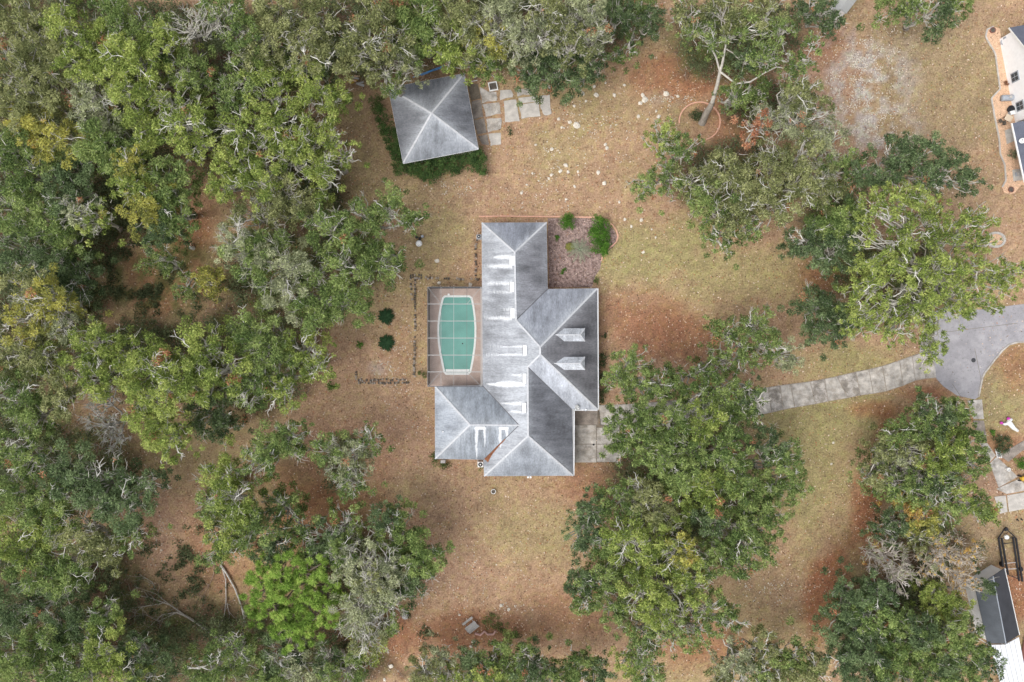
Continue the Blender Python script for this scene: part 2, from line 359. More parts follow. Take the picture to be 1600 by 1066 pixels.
# broken patio slabs beside the outbuilding
Z3 = lambda x, y: (540+x/4.442, 80+y/4.442)
pat = empty('broken_patio', P(800,165), 'cracked patio of separate pale concrete slabs beside the square outbuilding', 'patio')
for q, mm, ch in (
 ([(925,245),(985,275),(1050,285),(1060,350),(945,365)],M_conc,.1),([(945,368),(1072,352),(1090,440),(965,465)],M_conc,.12),
 ([(970,468),(1085,458),(1088,540),(985,570)],M_conc,.1),([(990,575),(1080,565),(1082,650),(1005,660)],M_conc_light,.08),
 ([(1065,270),(1150,265),(1170,325),(1070,345)],M_conc_light,.12),([(1185,262),(1275,258),(1300,300),(1190,320)],M_conc,.12),
 ([(1095,345),(1185,335),(1210,490),(1105,495)],M_conc_light,.06),([(1198,325),(1335,308),(1340,350),(1200,368)],M_conc_light,.05),([(1200,372),(1342,352),(1355,455),(1220,472)],M_conc_light,.06),
 ([(1345,305),(1420,295),(1435,440),(1378,455),(1350,390)],M_conc_light,.1),
 ([(845,225),(920,228),(940,330),(870,345)],M_conc_dark,.05),([(872,350),(942,335),(960,460),(885,475)],M_conc_mid,.06),([(887,480),(962,465),(985,570),(915,585)],M_conc_mid,.06),([(918,590),(986,575),(1000,655),(945,650)],M_conc_mid,.05)):
    slab_poly([tuple(P(*Z3(*p))[:2]) for p in q], -.05, .06+R.uniform(0,.05), .0, ch*2.2).build('slab', mm, pat)

# neighbour's walk and concrete pad, lower right
nb = empty('neighbour_path', P(1560,730), 'stained concrete path and pad beside the lower right thicket', None); nb['kind'] = 'structure'
for q, mm in (([(1511,626),(1534,624),(1537,655),(1520,655)],M_conc),([(1520,657),(1537,657),(1542,690),(1530,690)],M_conc_mid),([(1530,692),(1542,692),(1556,712),(1546,722)],M_conc),
  ([(1546,724),(1557,713),(1590,745),(1560,762)],M_conc),([(1560,711),(1600,688),(1610,694),(1575,722)],M_conc_mid),
  ([(1556,764),(1592,748),(1610,765),(1572,772)],M_conc),([(1553,776),(1571,774),(1574,800),(1562,803)],M_conc_light),([(1573,774),(1612,767),(1612,793),(1576,800)],M_conc_light)):
    slab_poly(poly_px(q), -.05, .06+R.uniform(0,.02), .03).build('slab', mm, nb)

# ------------------------------------------------------------ roofs
def seg_dist(px, py, a, b):
    ax, ay = a; bx, by = b; dx, dy = bx-ax, by-ay
    t = np.clip(((px-ax)*dx+(py-ay)*dy)/(dx*dx+dy*dy), 0, 1)
    return np.hypot(px-ax-t*dx, py-ay-t*dy)
def tri_split(pts3, steps):
    bm = bmesh.new(); vs = [bm.verts.new(p) for p in pts3]; bm.faces.new(vs)
    bmesh.ops.triangulate(bm, faces=bm.faces[:], ngon_method='BEAUTY')
    for _ in range(steps): bmesh.ops.subdivide_edges(bm, edges=bm.edges[:], cuts=1, use_grid_fill=True)
    bm.verts.index_update(); V = np.array([v.co for v in bm.verts])
    Fs = np.array([[v.index for v in f.verts] for f in bm.faces]); bm.free(); return V, Fs
ZE = 2.95; PITCH = .5
def RP(x, y, d=0.0):              # d: distance from the eave in px -> height above it
    return P(x, y, ZE+PITCH*d/11.0)
NW=(752.8,348.2,0); NE=(854,347.8,0); R1=(804.2,394.3,50.5); R2=(806.2,500.4,52.5); VE1=(855.7,451.8,0); ENE=(933.2,450.8,0); AP1=(844,542.5,90)
AP2=(844,554,90); ESE=(934,640.3,0); VSE=(893.5,639.8,2); R3=(824.5,573.4,70.5); R4=(825.1,681.3,68); SE=(895.8,743.4,0); SW=(756.5,744,0)
VS=(755.4,718.4,0); VW=(811,664.5,56); WR=(734.3,664,55); WNW=(679.5,603.6,0); WSW=(679.9,717,0); VN=(754.0,602.5,0)
CAPS = [(NW,R1),(NE,R1),(R1,R2),(R2,AP1),(ENE,AP1),(AP1,AP2),(ESE,AP2),(AP2,R3),(R3,R4),(SE,R4),(SW,R4),(WNW,WR),(WSW,WR),(WR,VW)]
VENTS = [(796,804,400,415),(796.5,803,441,456),(797.5,804,482,497),(817.3,823,539.7,555.5),(816.5,822.3,584,599.3),(816,822,629.5,644.6)]
VENTS_S = [(743,758,666.5,671),(780,794,667,671.5)]
def srgb(*v):
    v = np.array(v, float)/255; return np.where(v < .04045, v/12.92, ((v+.055)/1.055)**2.4)
def streaks(px, py):
    j = (fbm(px/9, py/3, 5)-.5)*3.2; yy = py+j; m = np.zeros(px.shape)
    def h(x1, yc, w1, L, grow=0):
        t = (x1-px)/L
        wv = w1*np.clip(1-t,0,1)**.6*(1+grow*np.sin(np.clip(t,0,1)*3.14))
        return np.where((t > 0) & (t < 1), np.clip((wv-np.abs(yy-yc))/1.0, 0, 1), 0)
    for x1, yc, w1, L, gr in ((800,402,3.2,36,.3),(800,416,3.6,44,.2),(800,443,2.6,44,.4),(800,456.5,2.0,42,0),(800,483,2.0,20,0),(800,497.5,3.4,48,0),
        (820,541.5,2.0,60,0),(820,554.5,2.6,66,0),(820,586,2.4,26,.2),(820,600.5,3.4,64,1.1),(820,630.5,2.8,40,.5),(820,643.5,2.4,26,.6)):
        m = np.maximum(m, h(x1,yc,w1,L,gr))
    for (x0,x1,y0,y1) in VENTS:      # washed patch just below each vent
        m = np.maximum(m, .55*np.where((px < x1)&(px > x0-12)&(yy > y0)&(yy < y1), 1-(x0-px)/14, 0).clip(0,1)*.6)
    xx = px+(fbm(px/3, py/9, 8)-.5)*3
    for xc, w1, L in ((744.5,3.0,52),(757,2.4,32),(781.5,3.4,34),(792,3.6,18)):
        t = (py-668)/L
        m = np.maximum(m, np.where((t>0)&(t<1), np.clip(w1*np.clip(1-t,0,1)**.5-np.abs(xx-xc),0,1), 0))
    return m
def roof_tint(V, tone, downx, caps, washes, westplane=False, dark=None):
    px = 800+V[:,0]*F/(H-V[:,2]); py = 533-V[:,1]*F/(H-V[:,2])
    base = np.tile(srgb(*tone), (len(V),1))
    # algae streaks run down the slope
    if downx: st = fbm(px/22, py/3.0, 51)
    else: st = fbm(px/3.0, py/22, 52)
    bl = fbm(px/20, py/20, 61); f = 1+(st-.5)*.7+(bl-.5)*.9
    base = base*f[:,None]
    d = np.full(len(V), 1e9)
    for a, b in caps: d = np.minimum(d, seg_dist(px, py, a[:2], b[:2]))
    k = washes[0]*np.exp(-d/washes[1])*(.5+.9*st)
    k = np.clip(k,0,.9)[:,None]; base = base*(1-k)+srgb(190,194,199)*k
    if westplane:
        m = streaks(px, py)[:,None]*.80; base = base*(1-m)+srgb(222,224,227)*m
        k = (.35*sm(py,500,560)*sm(px,775,820)*(1-sm(py,640,700)))[:,None]; base = base*(1-k)+srgb(178,182,187)*k
    return np.clip(base,.02,.82)
house = empty('house', P(800,560), 'large house with weathered grey hip roof in the middle of the lawn', 'house')
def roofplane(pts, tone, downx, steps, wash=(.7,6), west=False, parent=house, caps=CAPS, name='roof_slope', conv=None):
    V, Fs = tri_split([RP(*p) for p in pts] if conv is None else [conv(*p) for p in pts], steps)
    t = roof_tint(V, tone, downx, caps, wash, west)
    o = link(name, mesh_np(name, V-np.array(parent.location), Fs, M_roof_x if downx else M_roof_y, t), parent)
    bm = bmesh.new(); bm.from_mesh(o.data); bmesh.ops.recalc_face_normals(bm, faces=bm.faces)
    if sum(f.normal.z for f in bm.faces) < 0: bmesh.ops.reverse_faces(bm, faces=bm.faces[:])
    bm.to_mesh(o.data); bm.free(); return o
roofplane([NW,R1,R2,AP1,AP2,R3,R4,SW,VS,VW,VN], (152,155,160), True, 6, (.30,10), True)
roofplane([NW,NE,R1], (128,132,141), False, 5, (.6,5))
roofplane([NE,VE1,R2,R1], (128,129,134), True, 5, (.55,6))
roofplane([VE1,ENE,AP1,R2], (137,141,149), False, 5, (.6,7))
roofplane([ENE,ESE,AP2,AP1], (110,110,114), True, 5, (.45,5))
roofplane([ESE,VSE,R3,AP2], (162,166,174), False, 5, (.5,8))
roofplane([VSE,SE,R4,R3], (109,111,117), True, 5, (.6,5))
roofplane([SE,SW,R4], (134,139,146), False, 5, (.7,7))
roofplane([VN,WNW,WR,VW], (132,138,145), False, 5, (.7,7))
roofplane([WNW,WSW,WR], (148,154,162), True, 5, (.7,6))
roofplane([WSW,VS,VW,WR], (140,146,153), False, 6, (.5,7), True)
for a, b in CAPS:
    A_, B_ = Vector(RP(*a)), Vector(RP(*b)); up = Vector((0,0,.03))
    cb = MB(); nseg = max(1, int((B_-A_).length/.45))
    for k in range(nseg):
        p = A_.lerp(B_, k/nseg); q = A_.lerp(B_, (k+1.08)/nseg); q.z += .012
        cb.bar(p+up, q+up, .22 if a is not WR else .16, .06)
    cb.build('ridge_cap', M_cap, house)
for a, b in ((VE1,R2),(VSE,R3),(VN,VW),(VS,VW)):
    MB().bar(Vector(RP(*a))+Vector((0,0,.012)), Vector(RP(*b))+Vector((0,0,.012)), .12, .02).build('valley_flashing', M_bronze, house)
OUT = [NW,NE,VE1,ENE,ESE,(895.7,640,0),SE,SW,VS,WSW,WNW,VN]
outw = [P(p[0],p[1],ZE)[:2] for p in OUT]
fb = MB(); n = len(outw)
for i_ in range(n):
    a, b = outw[i_], outw[(i_+1)%n]; fb.bar((*a,ZE-.13), (*b,ZE-.13), .03, .2)
fb.build('fascia', M_white, house)
def inset(poly, d):
    res = []; n = len(poly); poly = [np.array(p) for p in poly]
    ar = sum(poly[i][0]*poly[(i+1)%n][1]-poly[(i+1)%n][0]*poly[i][1] for i in range(n)); sgn = 1 if ar > 0 else -1
    for i in range(n):
        e0 = poly[i]-poly[i-1]; e1 = poly[(i+1)%n]-poly[i]; e0 /= np.linalg.norm(e0); e1 /= np.linalg.norm(e1)
        n0 = np.array((-e0[1],e0[0]))*sgn; n1 = np.array((-e1[1],e1[0]))*sgn
        den = 1+n0@n1; res.append(poly[i]+(n0+n1)*d/max(den,.3))
    return res
sf = MB(); ins = inset(outw, .03); sf.prism([tuple(p) for p in ins], ZE-.26, ZE-.22); sf.build('soffit', M_white, house)
MB().prism([tuple(p) for p in inset(outw,.55)], 0, ZE-.26).build('wall', M_brick, house)
# gutters on the east eaves
for a, b in ((ENE,ESE),(ESE,(896.5,640.2,0)),((896.2,641,0),SE)):
    g_ = MB(); A_, B_ = Vector(P(a[0],a[1],ZE-.06)), Vector(P(b[0],b[1],ZE-.06)); d = (B_-A_).normalized(); o_ = Vector((-d.y,d.x,0))
    if o_.x < 0 and abs(o_.x) > .5: o_ = -o_
    if abs(o_.y) > .5 and o_.y > 0: o_ = -o_
    A_ += o_*.08; B_ += o_*.08
    g_.bar(A_-o_*.06, B_-o_*.06, .02, .12); g_.bar(A_+o_*.06, B_+o_*.06, .02, .12); g_.bar(A_-Vector((0,0,.06)), B_-Vector((0,0,.06)), .14, .02)
    g_.build('gutter', M_white, house)
# off-ridge vents
def plane_z(kind, x, y):
    return None
for (x0,x1,y0,y1) in VENTS:
    dl, dr = x0-753.2, x1-753.2
    a = [RP(x0,y0,dl), RP(x1,y0,dr), RP(x1,y1,dr), RP(x0,y1,dl)]; u = np.array((0,0,.16))
    v = MB(); v.add([p-u*.3 for p in a]+[p+u*(1.0 if k in (0,3) else .7) for k, p in enumerate(a)], [(3,2,1,0),(4,5,6,7),(0,1,5,4),(1,2,6,5),(2,3,7,6),(3,0,4,7)])
    vo = v.build('roof_vent', M_white, house)
    e = MB(); e.bar(a[0]+np.array((-.03,0,.03)), a[3]+np.array((-.03,0,.03)), .05, .05); e.build('vent_slot', M_darkgrey, vo, origin=parent_world(house))
for (x0,x1,y0,y1) in VENTS_S:
    d0, d1 = 717.5-y0, 717.5-y1
    a = [RP(x0,y0,d0), RP(x1,y0,d0), RP(x1,y1,d1), RP(x0,y1,d1)]; u = np.array((0,0,.16))
    MB().add([p-u*.3 for p in a]+[p+u for p in a], [(3,2,1,0),(4,5,6,7),(0,1,5,4),(1,2,6,5),(2,3,7,6),(3,0,4,7)]).build('roof_vent', M_white, house)
# two dormers on the east slope
def dormer(yc, xl):
    hw = 10.2; x1 = 913.8
    zf = ZE+PITCH*(933.6-x1)/11.0            # slope height under the front
    ze = ZE+PITCH*(933.6-880.5)/11.0; zr = ZE+PITCH*(933.6-xl)/11.0
    k = (H-ze)/F
    def W(x, y, z): return P(x, y, z)
    y0, y1 = yc-hw, yc+hw
    xe = 933.6-(ze-ZE)*11/PITCH*1.0          # where the dormer eave dives into the slope
    xr = 933.6-(zr-ZE)*11/PITCH*1.0
    xe = 880.5; E_H = 0
    dr_ = empty('dormer', P(x1,yc,ze)-np.array(house.location)); dr_.parent = house; org = parent_world(dr_)
    A_=W(x1,y0,ze); B_=W(x1,y1,ze); C_=W(xe,y1,ze); D_=W(xe,y0,ze); E_=W(x1-7,yc,zr); G_=W(xl,yc,zr)
    cps = [((x1,y0),(x1-7,yc)),((x1,y1),(x1-7,yc)),((x1-7,yc),(xl,yc))]
    for pts, dx in (([A_,B_,E_],True),([B_,C_,G_,E_],False),([D_,A_,E_,G_],False)):
        V, Fs = tri_split(pts, 4); t = roof_tint(V, (178,182,188), dx, [((a[0],a[1]),(b[0],b[1])) for a,b in cps], (.5,4))
        o = link('dormer_roof', mesh_np('dormer_roof', V-np.array(org), Fs, M_roof, t), dr_)
    wb = MB(); wb.prism([tuple(A_[:2]+(-.12,-.12)), tuple(B_[:2]+(-.12,.12)), tuple(C_[:2]+(0,.12)), tuple(D_[:2]+(0,-.12))], zf-.6, ze-.01)
    wb.build('dormer_wall', M_wall_white, dr_, origin=org)
    cb = MB()
    for p, q in ((A_,E_),(B_,E_),(E_,G_)): cb.bar(Vector(p)+Vector((0,0,.03)), Vector(q)+Vector((0,0,.03)), .13, .05)
    cb.build('dormer_cap', M_cap, dr_, origin=org)
    gl = MB(); m_ = (A_+B_)/2; gl.box((m_[0]-.1, m_[1], (zf+ze)/2+.05), (.06,1.1,.8)); gl.build('dormer_window', M_glass, dr_, origin=org)
dormer(523.3, 868); dormer(568.0, 866)
# orange leaves lodged in the south valley of the roof
n = 1400; t = .28+.72*R.random(n)**.6
ax = 803-46*t; ay = 672+45*t
wv = (.5+6.0*t**4); q = R.uniform(0,1,n)*wv
lx, ly = ax+q*.75+ .5, ay+q*.75
dd = lx-756
pos = np.array([RP(x, y, d)+np.array((0,0,.05)) for x, y, d in zip(lx, ly, np.clip(dd,0,None))])
V, Fc = leaf_quads(pos, unit(R.normal(size=(n,3))*.4+np.array((0,0,1))), .09, .06)
pal = np.array([(.36,.13,.06),(.30,.11,.06),(.42,.22,.11),(.22,.10,.06)])
tag(link('roof_leaves', mesh_np('roof_leaves', V, Fc, M_litter, np.repeat(pal[R.integers(0,4,n)],4,0))), 'orange fallen leaves lodged in the south-west roof valley', 'leaf litter', None, 'stuff')

# small roof fittings
def dish(x, y, z, r, label, az, mast=.5):
    o = empty('satellite_dish', P(x,y,z), label, 'satellite dish'); L = Vector(o.location)
    d = Vector((math.cos(az)*.55, math.sin(az)*.55, .75)).normalized(); c0 = L+Vector((0,0,mast))
    rot = d.to_track_quat('Z','Y'); m = MB(); prof = [(r*q_, .35*r*q_*q_) for q_ in (.02,.35,.7,1.0)]; prof += [(r, .35*r-.02+.04),(r*.7,.35*r*.49+.03),(r*.02,.03)]
    m.lathe((0,0,0), prof, 16); m.v = [tuple(c0+rot@Vector(v)) for v in m.v]; m.build('reflector', M_vinyl, o, smooth=True)
    MB().tube([L, c0], .03).build('mast', M_grey, o)
    f_ = c0+rot@Vector((0,0,r*.9)); a_ = MB(); a_.tube([c0+rot@Vector((r*.8,0,.1*r)), f_], .02); a_.box(f_, (.1,.1,.12)); a_.build('feed_arm', M_grey, o)
dish(900.5,637,ZE+.25,.42,'white satellite dish on the roof corner above the concrete apron', .4)
def vent_pipe(x, y, z, label, r=.1, h=.4):
    o = empty('vent_pipe', P(x,y,z), label, 'vent pipe'); L = o.location
    MB().lathe(L, [(r,-.3),(r,h),(r*.8,h+.01)]).build('pipe', M_white, o); MB().lathe(L, [(r*2,-.04),(r*1.2,.06)]).build('flashing', M_grey, o)
vent_pipe(915.3,640,ZE,'small white vent at the south eave right of the satellite dish',.12,.3)
vent_pipe(692.5,674.5,ZE+.65,'short pipe on the western roof hip slope',.1,.2)
o = empty('flood_light', P(827,743.5,ZE-.1), 'white twin flood light under the south eave of the house', 'light'); L = o.location
MB().box(L+Vector((0,-.05,0)), (.3,.12,.15)).build('bracket', M_grey, o)
for dx in (-.18,.18): MB().lathe(L+Vector((dx,-.2,0)), [(.05,-.1),(.13,.05),(.13,.1)]).build('lamp_head', M_vinyl, o)

# ------------------------------------------------------------ pool
deckp = [(670,450.5),(753,450.5),(755,603),(681,603),(671,604)]
pool_px = [(696,464.8),(733.2,464.8),(735.8,467),(738.5,480),(740.6,496),(741.6,512),(741.4,526),(740.2,542),(738,558),(735.4,572),(733.6,580),(731,582.8),(698,582.8),(695.6,580),(692.8,566),(689.6,551),(687.5,536),(686.6,522),(686.8,508),(688.2,494),(690.4,480),(693.6,467)]
def ring_mesh(outer, inner, z0, z1):
    bm = bmesh.new()
    def loop(p): 
        vs = [bm.verts.new((a[0],a[1],z1)) for a in p]; return [bm.edges.new((vs[i],vs[(i+1)%len(vs)])) for i in range(len(vs))]
    e = loop(outer)+loop(inner); r = bmesh.ops.triangle_fill(bm, use_beauty=True, edges=e)
    fs = [f for f in bm.faces]
    ex = bmesh.ops.extrude_face_region(bm, geom=fs); vs = [v for v in ex['geom'] if isinstance(v, bmesh.types.BMVert)]
    bmesh.ops.translate(bm, verts=vs, vec=(0,0,z0-z1)); bmesh.ops.recalc_face_normals(bm, faces=bm.faces)
    V = [tuple(v.co) for v in bm.verts]; bm.verts.index_update(); Fs = [tuple(v.index for v in f.verts) for f in bm.faces]; bm.free(); return V, Fs
pw = poly_px(pool_px); dk = poly_px(deckp); c0 = np.mean(np.array(pw),0)
def grow(p, d): return [tuple(q_) for q_ in inset([np.array(a) for a in p], -d)]
V, Fs = ring_mesh(dk, grow(pw,.27), -.1, .24)
tag(MB().add(V, Fs).build('pool_deck', M_deck), 'pinkish brown pool deck inside the screen enclosure', None, None, 'structure')
pool = empty('swimming_pool', P(714,523), 'teal green swimming pool with white coping under the screen cage', 'pool')
V, Fs = ring_mesh(grow(pw,.265), pw, -.1, .27); MB().add(V, Fs).build('coping', M_coping, pool)
MB().prism(pw, -.1, .14).build('water', M_water, pool)
MB().prism(poly_px([(696.4,577),(733.6,577),(732.2,582.4),(697.2,582.4)]), -.05, .16).build('step', M_coping, pool)
b = MB(); b.lathe(P(722.8,537,.14), [(.1,0),(.1,.01)]); b.build('drain', M_black, pool)
MB().lathe(P(701,460.5,.24), [(.16,0),(.16,.03)]).build('skimmer_lid', M_vinyl, pool)
cage = empty('pool_screen_enclosure', P(711,525), 'aluminium framed pool screen enclosure against the west side of the house', 'enclosure')
ZC = 3.0
XS = [668.3,689,709,729.5,751.8]; YS = [448.6,475.2,501.8,528.4,555,581.2,604]
def cp(x, y, z=ZC): return P(x, y, ZC)*np.array((1,1,0))+np.array((0,0,z))
for k, y in enumerate(YS):
    xe = 751.8 if y < 602 else 754
    MB().bar(cp(XS[0],y), cp(xe,y), .085 if k < 6 else .1, .12).build('cross_beam', M_alum if 0 < k < 6 else M_bronze, cage)
for k, x in enumerate(XS):
    MB().bar(cp(x,YS[0],ZC+.02), cp(x,YS[-1],ZC+.02), .045 if 0 < k < 4 else .1, .06).build('purlin', [M_bronze,M_alum,M_alum,M_bronze,M_alum][k], cage)
for a, b in (((668.3,448.6),(689,475.2)),((751.8,448.6),(729.5,475.2)),((668.3,604),(689,581.2)),((751.8,604),(729.5,581.2))):
    MB().bar(cp(*a,ZC+.05), cp(*b,ZC+.05), .045, .045).build('diagonal_brace', M_alum, cage)
for y in YS: MB().bar(cp(668.3,y,0), cp(668.3,y,ZC), .07).build('post', M_bronze, cage)
for x in XS[1:]: MB().bar(cp(x,448.6,0), cp(x,448.6,ZC), .07).build('post', M_bronze, cage)
for z in (.15,1.0): MB().bar(cp(668.3,448.6,z), cp(668.3,604,z), .05).build('side_rail', M_bronze, cage); MB().bar(cp(668.3,448.6,z), cp(751.8,448.6,z), .05).build('side_rail', M_bronze, cage)
for i_ in range(4):
    for j_ in range(6):
        q = [cp(XS[i_]+.4,YS[j_]+.4,ZC-.02),cp(XS[i_+1]-.4,YS[j_]+.4,ZC-.02),cp(XS[i_+1]-.4,YS[j_+1]-.4,ZC-.02),cp(XS[i_]+.4,YS[j_+1]-.4,ZC-.02)]
        MB().add(q, [(0,1,2,3)]).build('screen_panel', M_screen, cage)
for j_ in range(6):
    q = [cp(668.3,YS[j_]+.4,.1),cp(668.3,YS[j_+1]-.4,.1),cp(668.3,YS[j_+1]-.4,ZC-.06),cp(668.3,YS[j_]+.4,ZC-.06)]
    MB().add(q, [(0,1,2,3)]).build('screen_panel', M_screen2, cage)
for i_ in range(4):
    q = [cp(XS[i_]+.4,448.6,.1),cp(XS[i_+1]-.4,448.6,.1),cp(XS[i_+1]-.4,448.6,ZC-.06),cp(XS[i_]+.4,448.6,ZC-.06)]
    MB().add(q, [(0,1,2,3)]).build('screen_panel', M_screen2, cage)

# ------------------------------------------------------------ outbuilding
ob = empty('outbuilding', P(677,186), 'square outbuilding with grey pyramid hip roof among shrubs', 'building')
oc = [(606.4,137.4),(725.7,114.9),(747.6,233.1),(630,255.6)]; apx = (674.4,177.3); ZO = 2.8
ccaps = [((a[0],a[1]),apx) for a in oc]
zap = ZO+2.7
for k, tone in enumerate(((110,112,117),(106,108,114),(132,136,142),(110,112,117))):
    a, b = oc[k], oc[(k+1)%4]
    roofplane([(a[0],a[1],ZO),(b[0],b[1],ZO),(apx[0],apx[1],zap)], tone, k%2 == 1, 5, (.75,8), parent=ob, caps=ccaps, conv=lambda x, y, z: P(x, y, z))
for a in oc:
    A_, B_ = Vector(P(*a,ZO)), Vector(P(*apx,zap)); cb = MB(); ns = 16
    for k in range(ns):
        p = A_.lerp(B_, k/ns); q = A_.lerp(B_, (k+1.08)/ns); q.z += .012
        cb.bar(p+Vector((0,0,.03)), q+Vector((0,0,.03)), .24, .06)
    cb.build('ridge_cap', M_cap, ob)
ow = [P(*a,ZO)[:2] for a in oc]; fb = MB()
for k in range(4): fb.bar((*ow[k],ZO-.1), (*ow[(k+1)%4],ZO-.1), .04, .18)
fb.build('fascia', M_white, ob); MB().prism([tuple(p) for p in inset(ow,.4)], 0, ZO-.05).build('wall', M_wall_white, ob)

# ------------------------------------------------------------ trees
PALS = {
 'bright': [(.085,.120,.030),(.185,.235,.060),(.31,.35,.11)],
 'green':  [(.060,.095,.030),(.135,.185,.060),(.23,.28,.10)],
 'olive':  [(.085,.100,.040),(.175,.190,.080),(.28,.29,.14)],
 'dark':   [(.045,.068,.032),(.085,.122,.055),(.145,.190,.090)],
 'yellow': [(.13,.14,.04),(.26,.26,.07),(.40,.37,.10)],
 'grey':   [(.12,.135,.08),(.23,.25,.145),(.34,.36,.22)],
 'autumn': [(.16,.12,.05),(.38,.24,.08),(.55,.33,.10)],
 'pine':   [(.11,.18,.04),(.24,.35,.08),(.39,.50,.15)],
 'rust':   [(.18,.08,.045),(.30,.14,.08),(.42,.22,.13)],
}
PALE = np.array((.58,.55,.49)); MIDB = np.array((.30,.265,.225)); BROWN = np.array((.20,.155,.12))
class Tubes:
    def __init__(s): s.V = []; s.F = []; s.C = []; s.n = 0
    def add(s, pts, r0, r1, col, k=4):
        pts = np.asarray(pts, float); m = len(pts)
        d = np.empty_like(pts); d[1:-1] = pts[2:]-pts[:-2]; d[0] = pts[1]-pts[0]; d[-1] = pts[-1]-pts[-2]
        d /= np.linalg.norm(d,axis=1)[:,None]+1e-9
        up = np.array((0,0,1.)) if abs(d[0,2]) < .9 else np.array((1.,0,0))
        x = np.cross(d, up); x /= np.linalg.norm(x,axis=1)[:,None]+1e-9; y = np.cross(d, x)
        r = np.linspace(r0, r1, m)[:,None,None]; a = np.arange(k)*2*np.pi/k
        ring = pts[:,None]+r*(x[:,None]*np.cos(a)[None,:,None]+y[:,None]*np.sin(a)[None,:,None])
        b = s.n; i = (np.arange(m-1)[:,None]*k+np.arange(k)[None]).ravel(); j = (np.arange(m-1)[:,None]*k+(np.arange(k)[None]+1)%k).ravel()
        s.V.append(ring.reshape(-1,3)); s.F.append(np.stack([i,j,j+k,i+k],1)+b); s.C.append(np.tile(col,(m*k,1))); s.n += m*k
    def mesh(s, name, origin):
        return mesh_np(name, np.concatenate(s.V)-origin, np.concatenate(s.F), M_bark, np.concatenate(s.C), True)
def wig(a, b, n, amp, rng, sag=0):
    t = np.linspace(0,1,n)[:,None]; L = np.linalg.norm(b-a)
    off = rng.normal(size=(n,3))*amp*L; off[0] = 0; off[-1] = 0
    return a+(b-a)*t+off*np.sin(t*np.pi)**.5+np.array((0,0,1))*sag*L*np.sin(t*np.pi)
G1 = 'woodland trees on the left'; G2 = 'woodland trees along the top'; G3 = 'oaks on the right lawn'; G4 = 'trees in the lower left woods'; G5 = 'trees in the lower right thicket'; G6 = 'trees along the bottom edge'
TREE_N = 0; LEAFTOT = 0
